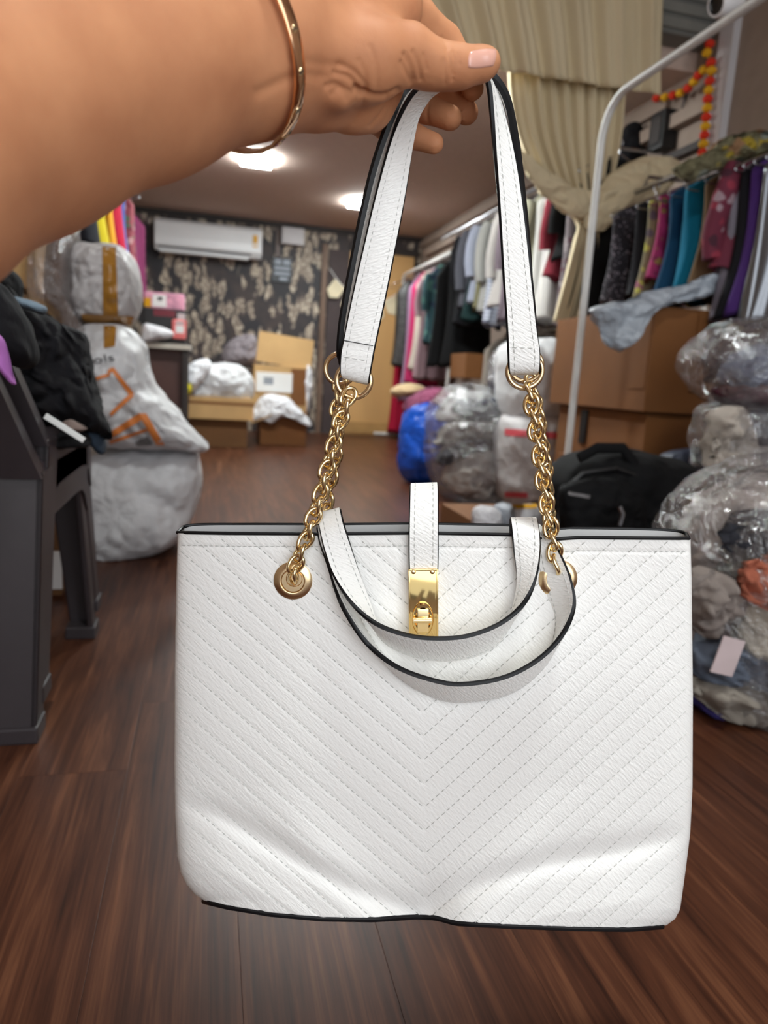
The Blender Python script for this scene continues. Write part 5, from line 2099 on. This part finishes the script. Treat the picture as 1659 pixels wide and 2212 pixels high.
MB().box(q.x - 0.11, q.x + 0.09, YF - 0.106, YF - 0.099, q.z - 0.10, ZC - 0.07, bev=0.003).build('cover', MT['grey_plastic'], jb)
w_ = at_y(600, 530, YF)
cd_ = MB().box(w_.x - 0.022, w_.x + 0.022, YF - 0.02, YF, at_y(600, 565, YF).z, ZC - 0.05).build('conduit', mat('brown_conduit', (104, 90, 86), 0.5))
tag(cd_, 'flat brown cable conduit running down the wallpaper', 'conduit')
q = at_y(609, 583, YF - 0.02)
sg = thing('wall_notice', 'small dark notice with grey lines on the leaf wallpaper', 'notice', (q.x, YF, q.z))
MB().box(q.x - 0.10, q.x + 0.10, YF - 0.02, YF, q.z - 0.12, q.z + 0.12, bev=0.004).build('board', mat('notice_board', (44, 48, 54), 0.4), sg)
for k, (u0, u1, v0, v1) in enumerate(((-0.075, -0.01, 0.05, 0.10), (0.01, 0.08, 0.05, 0.10), (-0.075, 0.08, 0.0, 0.03), (-0.075, 0.08, -0.05, -0.02), (-0.02, 0.06, -0.10, -0.07))):
    MB().box(q.x + u0, q.x + u1, YF - 0.0225, YF - 0.02, q.z + v0, q.z + v1).build('printed_line', mat('notice_print', (150, 158, 170), 0.5), sg)
# paper bunting in front of the door
bn = thing('bunting', 'string of cream paper pennants in front of the plywood door', 'bunting', tuple(at_y(760, 640, YF - 0.075)))
bp_ = [(712, 580), (735, 612), (765, 640), (800, 655), (830, 650), (862, 632)]
pts = [at_y(x_, y_, YF - 0.075) for x_, y_ in bp_]
MB().tube([Vector(p) for p in crom(pts, 30)], 0.004, 6).build('string', MT['paperwhite'], bn, True)
for k, (x_, y_) in enumerate(((735, 612), (760, 640), (785, 655), (812, 658), (842, 645))):
    p = at_y(x_, y_, YF - 0.075)
    M = Matrix.Translation(p) @ Matrix.Rotation(R_((35, 20, 5, -10, -25)[k]), 4, 'Y')
    MB().prism([M @ Vector(v) for v in ((-0.07, -0.002, 0), (0.07, -0.002, 0), (0.07, -0.002, -0.13), (0, -0.002, -0.18), (-0.07, -0.002, -0.13))],
               [M @ Vector(v) for v in ((-0.07, 0.002, 0), (0.07, 0.002, 0), (0.07, 0.002, -0.13), (0, 0.002, -0.18), (-0.07, 0.002, -0.13))]).build('pennant', mat('cream_paper', (222, 210, 178), 0.7), bn)

# ================================================================== FAR BOXES
def span(x0, y0, x1, y1, Y):
    xm, ym = (x0 + x1) / 2, (y0 + y1) / 2
    return at_y(x0, ym, Y).x, at_y(x1, ym, Y).x, at_y(xm, y1, Y).z, at_y(xm, y0, Y).z


fx0, fx1, fz0, fz1 = span(563, 806, 664, 962, 6.0)
ob_ = thing('carton', 'tall tan carton with raised lid and papers at the far wall', 'box', ((fx0 + fx1) / 2, 6.2, 0))
MB().box(fx0, fx1, 6.0, 6.42, 0.0, 0.28, bev=0.006).build('box_body', MT['carton'], ob_)
MB().box(fx0 - 0.06, fx1 + 0.0, 6.06, 6.44, 0.285, 0.66, bev=0.006).build('upper_body', MT['carton_light'], ob_)
M = Matrix.Translation(((fx0 + fx1) / 2, 6.08, 0.66)) @ Matrix.Rotation(R_(6), 4, 'Y') @ Matrix.Rotation(R_(-8), 4, 'X')
MB().box(-0.24, 0.22, -0.004, 0.004, 0.0, 0.25, M=M).build('flap', MT['carton_light'], ob_)
MB().box(fx1 - 0.14, fx1 - 0.015, 6.052, 6.06, 0.34, 0.64).build('side_flap', MT['carton'], ob_)
MB().box(fx0 - 0.04, fx1 - 0.13, 6.045, 6.06, 0.44, 0.60).build('white_label', MT['paperwhite'], ob_)
MB().box(fx0 + 0.02, fx0 + 0.10, 6.043, 6.046, 0.50, 0.56).build('grey_stamp', MT['mailer'], ob_)
o = pillow('plastic_heap', [(545, 905), (555, 870), (580, 852), (620, 858), (645, 880), (668, 905), (670, 920), (640, 908), (610, 900), (585, 915), (560, 905)], 5.95, 0.1, MT['polybag'], None, 41, 0.05, 9)
tag(o, 'white plastic wrap spilling over the front of the tall tan carton', 'plastic wrap')
o = pillow('plastic_heap', [(655, 800), (668, 785), (676, 820), (672, 860), (664, 890), (656, 850)], 6.1, 0.06, MT['polybag'], None, 42, 0.03, 9)
tag(o, 'strip of white plastic hanging at the side of the tall tan carton', 'plastic wrap')
tx0, tx1, tz0, tz1 = span(392, 858, 548, 906, 5.6)
dx = thing('carton', 'long tan carton lying on a dark box by the wallpaper', 'box', ((tx0 + tx1) / 2, 5.8, tz0))
MB().box(tx0, tx1, 5.6, 6.0, tz0, tz1, bev=0.006).build('box_body', MT['carton_light'], dx)
MB().box(tx0, tx1, 5.598, 5.604, (tz0 + tz1) / 2 + 0.03, (tz0 + tz1) / 2 + 0.05).build('tape', MT['carton'], dx)
MB().prism([Vector((tx1 - 0.02, 5.55, tz0 - 0.02)), Vector((tx1 + 0.12, 5.5, tz0 + 0.05)), Vector((tx1 + 0.14, 5.6, tz0 + 0.05)), Vector((tx1, 5.62, tz0 - 0.02))],
           [Vector((tx1 - 0.02, 5.55, tz0 - 0.01)), Vector((tx1 + 0.12, 5.5, tz0 + 0.06)), Vector((tx1 + 0.14, 5.6, tz0 + 0.06)), Vector((tx1, 5.62, tz0 - 0.01))]).build('flap', MT['carton_light'], dx)
carton('carton', 'dark brown carton supporting the long tan carton', tx0 + 0.05, tx1 - 0.04, 5.68, 6.0, 0.0, tz0, MT['carton_dark'], tape=False)
o = pillow('wrapped_bundle', [(405, 860), (410, 820), (440, 790), (490, 783), (530, 795), (548, 825), (545, 860), (500, 868), (440, 868)], 5.75, 0.16, MT['sack'], None, 43, 0.05, 6)
tag(o, 'off-white plastic wrapped bundle lying on the long tan carton', 'bundle')
o = pillow('plastic_bag', [(386, 845), (392, 805), (420, 780), (450, 775), (455, 800), (435, 830), (415, 850)], 5.6, 0.1, MT['polybag'], None, 44, 0.04, 8)
tag(o, 'white plastic bag with a yellow end on the long tan carton', 'plastic bag')
o = pillow('plastic_bag', [(384, 850), (388, 822), (402, 820), (416, 838), (408, 856), (394, 862)], 5.52, 0.06, mat('yellow_polybag', (214, 200, 20), 0.3, bump=0.5, bscale=18, bdist=0.02), None, 45, 0.02, 9)
tag(o, 'bright yellow plastic bag at the end of the long tan carton', 'plastic bag')
o = pillow('clothes_heap', [(478, 790), (482, 755), (505, 730), (545, 722), (556, 740), (552, 785), (510, 795)], 6.3, 0.12, cm((128, 120, 124)), None, 46, 0.05, 7)
tag(o, 'grey clothes heaped between the bundle and the tall tan carton', 'clothes')

# desk with clutter
d0, d1, _, dz = span(308, 742, 412, 930, 5.3)
dk = thing('desk', 'dark desk with a pale top against the wallpaper', 'desk', ((d0 + d1) / 2, 5.4, 0))
MB().box(d0 - 0.2, d1, 5.3, 5.57, dz - 0.035, dz, bev=0.004).build('desk_top', mat('pale_laminate', (196, 190, 178), 0.4), dk)
MB().box(d1 - 0.06, d1 - 0.02, 5.33, 5.56, 0, dz - 0.035).build('side_panel', MT['dark'], dk)
MB().box(d0 - 0.18, d1 - 0.06, 5.42, 5.44, 0.30, dz - 0.035).build('front_panel', mat('reddish_panel', (80, 50, 44), 0.5), dk)
MB().box(d0 - 0.18, d1 - 0.06, 5.44, 5.46, 0.0, 0.29).build('kick_board', mat('pale_panel', (140, 134, 128), 0.5), dk)


def px_box(name, label, cat, x0, y0, x1, y1, Y, T, m, bev=0.006, parts=None):
    a0, a1, z0, z1 = span(x0, y0, x1, y1, Y)
    r = thing(name, label, cat, ((a0 + a1) / 2, Y + T / 2, z0))
    MB().box(a0, a1, Y, Y + T, z0, z1, bev=bev).build('body', m, r)
    for nm, (u0, u1, v0, v1), mm in (parts or []):
        MB().box(a0 + (a1 - a0) * u0, a0 + (a1 - a0) * u1, Y - 0.004, Y + 0.004, z0 + (z1 - z0) * v0, z0 + (z1 - z0) * v1).build(nm, mm, r)
    return r


px_box('storage_case', 'black printer-like machine on the desk with a dark red lid band', 'machine', 308, 667, 402, 742, 5.36, 0.2, MT['black'], 0.01,
       [('red_band', (0.25, 0.75, 0.78, 0.97), mat('wine_plastic', (112, 18, 38), 0.4)), ('side_light', (0.8, 0.98, 0.72, 0.9), MT['grey_plastic'])])
px_box('parcel', 'pink printed parcel with white label on top of the desk machine', 'parcel', 312, 632, 398, 667, 5.38, 0.17, mat('pink_print', (222, 158, 182), 0.5, var=0.3, vscale=18), 0.01,
       [('white_label', (0.2, 0.55, 0.1, 0.85), MT['paperwhite']), ('yellow_corner', (0.0, 0.16, 0.05, 0.6), MT['marigold_yellow']), ('stamp', (0.33, 0.45, 0.5, 0.7), MT['ink'])])
px_box('calculator', 'pink desk calculator standing at the desk edge', 'calculator', 372, 690, 402, 732, 5.27, 0.05, mat('pink_plastic', (236, 120, 118), 0.4), 0.012,
       [('key_pad', (0.25, 0.85, 0.3, 0.7), MT['paperwhite']), ('display', (0.25, 0.85, 0.76, 0.9), MT['grey_plastic'])])
o = pillow('plastic_bag', [(306, 722), (312, 700), (335, 702), (372, 716), (370, 730), (335, 735), (310, 735)], 5.26, 0.05, MT['polybag'], None, 47, 0.02, 10)
tag(o, 'white plastic packet lying on the desk beside the pink calculator', 'packet')

# ================================================================== LEFT: hanging clothes
GX, GZ = -0.62, 1.76
rk = thing('clothes_rail', 'wall rail with yellow, red and blue clothes above the desk', 'clothes rack', (GX, 5.0, GZ))
MB().tube([(GX, 3.6, GZ), (GX, 6.9, GZ)], 0.011, 10).build('rail', MT['steel'], rk, True)
for yy in (3.8, 6.7):
    MB().tube([(GX, yy, GZ), (GX, yy, GZ + 0.05), (XL, yy, GZ + 0.06)], 0.008, 8).build('bracket', MT['steel'], rk, True)
flo = printed('red_floral', (150, 70, 80), [(196, 150, 150), (96, 110, 84), (120, 40, 60)], 22, 0.42)
left = [
    (196, 540, cm((26, 26, 34)), 'black dress hanging left of the yellow clothes', 'dress'),
    (222, 560, cm((176, 158, 20)), 'acid yellow dress on the left rail', 'dress'),
    (246, 600, cm((196, 138, 34)), 'mustard yellow dress on the left rail', 'dress'),
    (262, 560, cm((176, 34, 60)), 'red dress squeezed behind the mustard dress', 'dress'),
    (274, 600, cm((84, 112, 186)), 'sky blue dress on the left rail', 'dress'),
    (292, 650, flo, 'pink and green floral dress on the left rail', 'dress'),
    (314, 655, cm((112, 44, 80)), 'magenta scarf dress at the end of the left rail', 'dress'),
]
for i, (px, yb, m, lab, cat) in enumerate(left):
    pe = at_x(px, 520, GX + 0.16)
    zb = at_x(px, yb, GX + 0.16).z
    if pe.y > 6.9:
        pe.y = 6.9
    garment(cat, lab, cat, m, GX, pe.y, GZ - 0.08, zb, 0.17, 0.07, 140 + i, 0.0, 1.15, 'clothes on the left rail')
    hanger(GX, pe.y, GZ, lab, 'e')

# ================================================================== LEFT: sacks
sk3 = pillow('sack', [(120, 1010), (150, 975), (220, 960), (330, 958), (420, 962), (434, 1000), (432, 1070), (412, 1130), (370, 1175), (300, 1205), (230, 1226), (150, 1215), (115, 1120)], 2.42, 0.22, MT['sack'], None, 51, 0.04, 5, True, 3.0, 32, 130, wrinkle=0.3)
tag(sk3, 'plump white woven sack on the floor, lowest of the left stack', 'sack')
sk2 = pillow('sack', [(150, 760), (165, 715), (215, 698), (275, 705), (312, 745), (322, 800), (345, 845), (390, 890), (425, 935), (452, 966), (425, 974), (330, 968), (230, 962), (160, 940), (140, 850)], 2.30, 0.19, MT['sack'], None, 52, 0.045, 6, True, 2.6, 32, 130, wrinkle=0.45)
tag(sk2, 'white sack with orange printed panels, in the middle of the left stack', 'sack')
sk1 = pillow('sack', [(158, 560), (175, 527), (215, 528), (262, 535), (295, 565), (306, 620), (300, 670), (275, 700), (215, 705), (175, 690), (160, 640)], 2.36, 0.17, MT['sack_grey'], None, 53, 0.035, 7, True, 2.8, 28, 110, wrinkle=0.6)
tag(sk1, 'white sack crossed with brown tape, top of the left stack', 'sack')
b1 = bvh_of(sk1)
decal('tape', [(221, 532), (250, 534), (256, 700), (223, 700)], b1, MT['tape'], sk1, 6, 24, 0.004)
b2 = bvh_of(sk2)
decal('tape', [(224, 703), (252, 703), (248, 748), (224, 752)], b2, MT['tape'], sk2, 5, 10, 0.004)
decal('tape', [(176, 678), (290, 684), (284, 702), (178, 702)], b1, MT['tape'], sk1, 16, 5, 0.005)
lettering('lettering', 'ols', (203, 786), (247, 779), 17, sk2, MT['ink'], sk2, 0.006)
for qd in ([(205, 815), (236, 806), (238, 812), (206, 822)], [(236, 795), (246, 794), (290, 850), (281, 856)], [(284, 846), (289, 856), (240, 900), (237, 892)], [(232, 800), (246, 793), (244, 800), (234, 810)]):
    decal('orange_line', qd, b2, MT['orange'], sk2, 6, 6, 0.005)
for qd in ([(234, 935), (300, 893), (310, 905), (236, 950)], [(298, 893), (316, 893), (356, 962), (338, 962)], [(236, 952), (318, 925), (320, 931), (238, 960)]):
    decal('orange_band', qd, b2, MT['orange'], sk2, 10, 5, 0.005)
decal('grey_print', [(292, 955), (320, 942), (330, 962), (296, 964)], b2, mat('grey_print', (120, 118, 118), 0.6, var=0.4, vscale=120), sk2, 6, 5, 0.005)

# ---- cartons in stretch wrap behind the chairs
carton('carton', 'tan shrink-wrapped carton under the forearm at the left edge', -0.84, -0.50, 2.35, 2.75, 0.80, 1.12, MT['carton_light'], tape=False)
carton('carton', 'tan carton below the shrink-wrapped one, behind the black clothes', -0.84, -0.52, 2.30, 2.75, 0.42, 0.78, MT['carton_light'], tape=True)
carton('carton', 'brown carton on the floor behind the stacked chairs', -0.84, -0.5, 2.28, 2.75, 0.0, 0.41, MT['carton'], tape=False)
o = pillow('wrapped_roll', [(105, 700), (100, 560), (112, 485), (150, 470), (165, 490), (168, 600), (180, 700), (205, 740), (190, 775), (140, 760)], 2.34, 0.12, mat('brown_wrap', (112, 88, 76), 0.3, var=0.12, bump=0.5, bscale=10, bdist=0.03), None, 54, 0.02, 5)
tag(o, 'brown plastic-wrapped bolt leaning between the carton and the taped sack', 'wrapped bolt')
sh = pillow('stretch_wrap', [(60, 600), (70, 500), (110, 465), (160, 470), (168, 560), (172, 680), (205, 730), (170, 760), (120, 700), (70, 650)], 2.30, 0.16, MT['film_brown'], None, 55, 0.03, 6)
tag(sh, 'glinting clear stretch wrap around the brown bolt', 'plastic wrap')

# ================================================================== STACKED CHAIRS
def chair(label, dz, dy, group):
    r = thing('plastic_chair', label, 'chair', (-0.5, 1.4, dz), group)
    xr_, xl_ = -0.238, -0.70
    yn, yf = 1.13 + dy, 1.64 + dy
    zs = 0.43 + dz
    m = MT['chair']

    def leg(xf, yf_, xt, yt, wx, wy, sx, sy):
        # L-section leg: two tapered plates
        b = MB()
        z0 = 0.0 if dz == 0 else dz
        f = 0.72
        b.prism([Vector((xf, yf_, z0)), Vector((xf - sx * wx * f, yf_, z0)), Vector((xf - sx * wx * f, yf_ + sy * 0.012, z0)), Vector((xf, yf_ + sy * 0.012, z0))],
                [Vector((xt, yt, zs)), Vector((xt - sx * wx, yt, zs)), Vector((xt - sx * wx, yt + sy * 0.012, zs)), Vector((xt, yt + sy * 0.012, zs))])
        b.prism([Vector((xf, yf_, z0)), Vector((xf, yf_ + sy * wy * f, z0)), Vector((xf - sx * 0.012, yf_ + sy * wy * f, z0)), Vector((xf - sx * 0.012, yf_, z0))],
                [Vector((xt, yt, zs)), Vector((xt, yt + sy * wy, zs)), Vector((xt - sx * 0.012, yt + sy * wy, zs)), Vector((xt - sx * 0.012, yt, zs))])
        lo_ = b.build('leg', m, r)
        cx_, cy_ = xf - sx * wx * f / 2, yf_ + sy * wy * f / 2
        ft = MB().box(xf - sx * wx * f - 0.004 if sx > 0 else xf - 0.004, xf + 0.004 if sx > 0 else xf + wx * f + 0.004, yf_ - 0.004 if sy > 0 else yf_ - wy * f - 0.004, yf_ + wy * f + 0.004 if sy > 0 else yf_ + 0.004, z0, z0 + 0.028, bev=0.004)
        ft.build('foot', m, lo_)
        bvl = lo_.modifiers.new('b', 'BEVEL')
        bvl.width, bvl.segments = 0.004, 2
        return lo_
    leg(xr_ - 0.02, yn, xr_ - 0.005, yn + 0.03, 0.105, 0.075, 1, 1)
    leg(xr_, yf, xr_ - 0.02, yf - 0.03, 0.075, 0.075, 1, -1)
    leg(xl_ + 0.02, yn, xl_ + 0.005, yn + 0.03, 0.105, 0.075, -1, 1)
    leg(xl_, yf, xl_ + 0.02, yf - 0.03, 0.075, 0.075, -1, -1)
    MB().box(xl_ + 0.01, xr_ - 0.01, yn + 0.02, yf - 0.02, zs - 0.012, zs + 0.012, bev=0.010).build('seat', m, r, True)
    # side aprons with an arched lower edge
    for xx in (xr_ - 0.022, xl_ + 0.010):
        up, dn = [], []
        n = 14
        for k in range(n + 1):
            t = k / n
            y = yn + 0.035 + (yf - yn - 0.07) * t
            e = abs(2 * t - 1)
            dn.append((y, zs - 0.085 - 0.06 * e ** 7))
            up.append((y, zs - 0.002))
        vs_, fs_ = [], []
        for k in range(n + 1):
            for off in (0, 0.012):
                vs_.append(Vector((xx + off, up[k][0], up[k][1])))
                vs_.append(Vector((xx + off, dn[k][0], dn[k][1])))
        for k in range(n):
            a_ = k * 4
            fs_ += [(a_, a_ + 1, a_ + 5, a_ + 4), (a_ + 2, a_ + 6, a_ + 7, a_ + 3), (a_, a_ + 4, a_ + 6, a_ + 2), (a_ + 1, a_ + 3, a_ + 7, a_ + 5)]
        MB().add(vs_, fs_).build('apron', m, r)
    MB().box(xl_ + 0.02, xr_ - 0.02, yf - 0.035, yf - 0.023, zs - 0.08, zs).build('apron', m, r)
    # back: two posts, top rail, splats
    for xx, sgx in ((xl_ + 0.005, 1), (xr_ - 0.06, -1)):
        MB().prism([Vector((xx, yn + 0.02, zs - 0.01)), Vector((xx + 0.055, yn + 0.02, zs - 0.01)), Vector((xx + 0.055, yn + 0.06, zs - 0.01)), Vector((xx, yn + 0.06, zs - 0.01))],
                   [Vector((xx + sgx * 0.10, yn - 0.10, zs + 0.34)), Vector((xx + 0.05 + sgx * 0.10, yn - 0.10, zs + 0.34)), Vector((xx + 0.05 + sgx * 0.10, yn - 0.075, zs + 0.34)), Vector((xx + sgx * 0.10, yn - 0.075, zs + 0.34))]).build('back_post', m, r)
    M_ = Matrix.Translation((0, yn - 0.10, zs + 0.30)) @ Matrix.Rotation(R_(18), 4, 'X')
    MB().box(xl_ + 0.105, xr_ - 0.108, -0.012, 0.012, -0.02, 0.06, M=M_, bev=0.008).build('top_rail', m, r, True)
    for k in range(4):
        xx = xl_ + 0.125 + k * 0.06
        MB().prism([Vector((xx, yn + 0.03, zs)), Vector((xx + 0.035, yn + 0.03, zs)), Vector((xx + 0.035, yn + 0.042, zs)), Vector((xx, yn + 0.042, zs))],
                   [Vector((xx, yn - 0.09, zs + 0.30)), Vector((xx + 0.035, yn - 0.09, zs + 0.30)), Vector((xx + 0.035, yn - 0.078, zs + 0.30)), Vector((xx, yn - 0.078, zs + 0.30))]).build('splat', m, r)
    return r


chair('dark plastic chair standing on the floor, lower of the two stacked', 0.0, 0.0, 'stacked plastic chairs')
chair('dark plastic chair stacked on top of the other, under the black clothes', 0.045, 0.05, 'stacked plastic chairs')

# ---- black clothes piled on the chairs
BK = cm((17, 16, 20))
o = pillow('clothes_pile', [(-120, 560), (-20, 585), (30, 620), (75, 660), (130, 690), (170, 715), (185, 760), (205, 830), (225, 890), (238, 935), (215, 945), (150, 930), (100, 935), (50, 950), (-40, 930), (-120, 800)], 1.42, 0.17, BK, None, 56, 0.07, 8, True, 2.0, 32, 130, wrinkle=0.6)
tag(o, 'heap of black clothes piled over the stacked dark chairs', 'clothes')
o = pillow('trousers', [(-140, 640), (-60, 600), (0, 605), (40, 650), (75, 720), (85, 780), (60, 800), (20, 790), (-60, 800), (-140, 760)], 1.02, 0.09, BK, None, 66, 0.03, 7)
tag(o, 'black trousers slung over the chair back beside the lilac pouch', 'trousers')
o = pillow('garment', [(-60, 590), (0, 575), (35, 590), (48, 620), (40, 650), (0, 640), (-60, 650)], 1.5, 0.1, cm((16, 16, 19)), None, 57, 0.03, 8)
tag(o, 'black garment lump on top of the black heap', 'garment')
o = pillow('garment', [(70, 950), (110, 925), (150, 925), (185, 938), (196, 960), (150, 965), (100, 975)], 1.36, 0.09, cm((18, 18, 21)), None, 58, 0.02, 9, True)
tag(o, 'black cloth edge hanging below the heap over the chair seat', 'garment')
o = pillow('jeans', [(188, 910), (205, 905), (222, 935), (228, 975), (215, 980), (200, 965), (190, 940)], 1.45, 0.05, cm((60, 74, 90)), None, 59, 0.012, 10)
tag(o, 'blue denim piece hanging off the chair corner', 'jeans')
o = pillow('shirt', [(28, 640), (60, 645), (100, 662), (96, 676), (60, 668), (30, 655)], 1.30, 0.03, cm((120, 138, 152)), None, 61, 0.012, 10)
tag(o, 'pale blue cloth lying in the black heap', 'shirt')
o = pillow('vest', [(130, 918), (150, 905), (175, 915), (190, 928), (160, 938), (140, 935)], 1.27, 0.03, cm((120, 104, 98)), None, 62, 0.012, 10)
tag(o, 'beige cloth poking out under the black heap', 'vest')
M = Matrix.Translation(at_y(140, 925, 1.22)) @ Matrix.Rotation(R_(33), 4, 'Y')
o = MB().box(-0.034, 0.034, -0.002, 0.002, -0.0045, 0.0045, M=M, bev=0.001).build('swing_tag', MT['paperwhite'])
tag(o, 'white paper strip sticking out under the black heap', 'tag')
o = pillow('pouch', [(-30, 715), (5, 728), (18, 760), (32, 815), (36, 830), (20, 822), (-30, 760)], 0.925, 0.02, cm((176, 110, 186)), None, 63, 0.008, 10)
tag(o, 'lilac pouch hanging at the left edge beside the black heap', 'pouch')
# white slip under the chair
p = at_z(128, 1320, 0.03)
cu2 = carton('carton', 'brown carton seen under the stacked chairs', -0.80, -0.36, 1.9, 2.2, 0.0, 0.34, MT['carton_dark'], tape=False)
o = MB().box(-0.385, -0.358, 1.894, 1.899, 0.02, 0.12).build('paper_label', MT['paperwhite'], cu2)
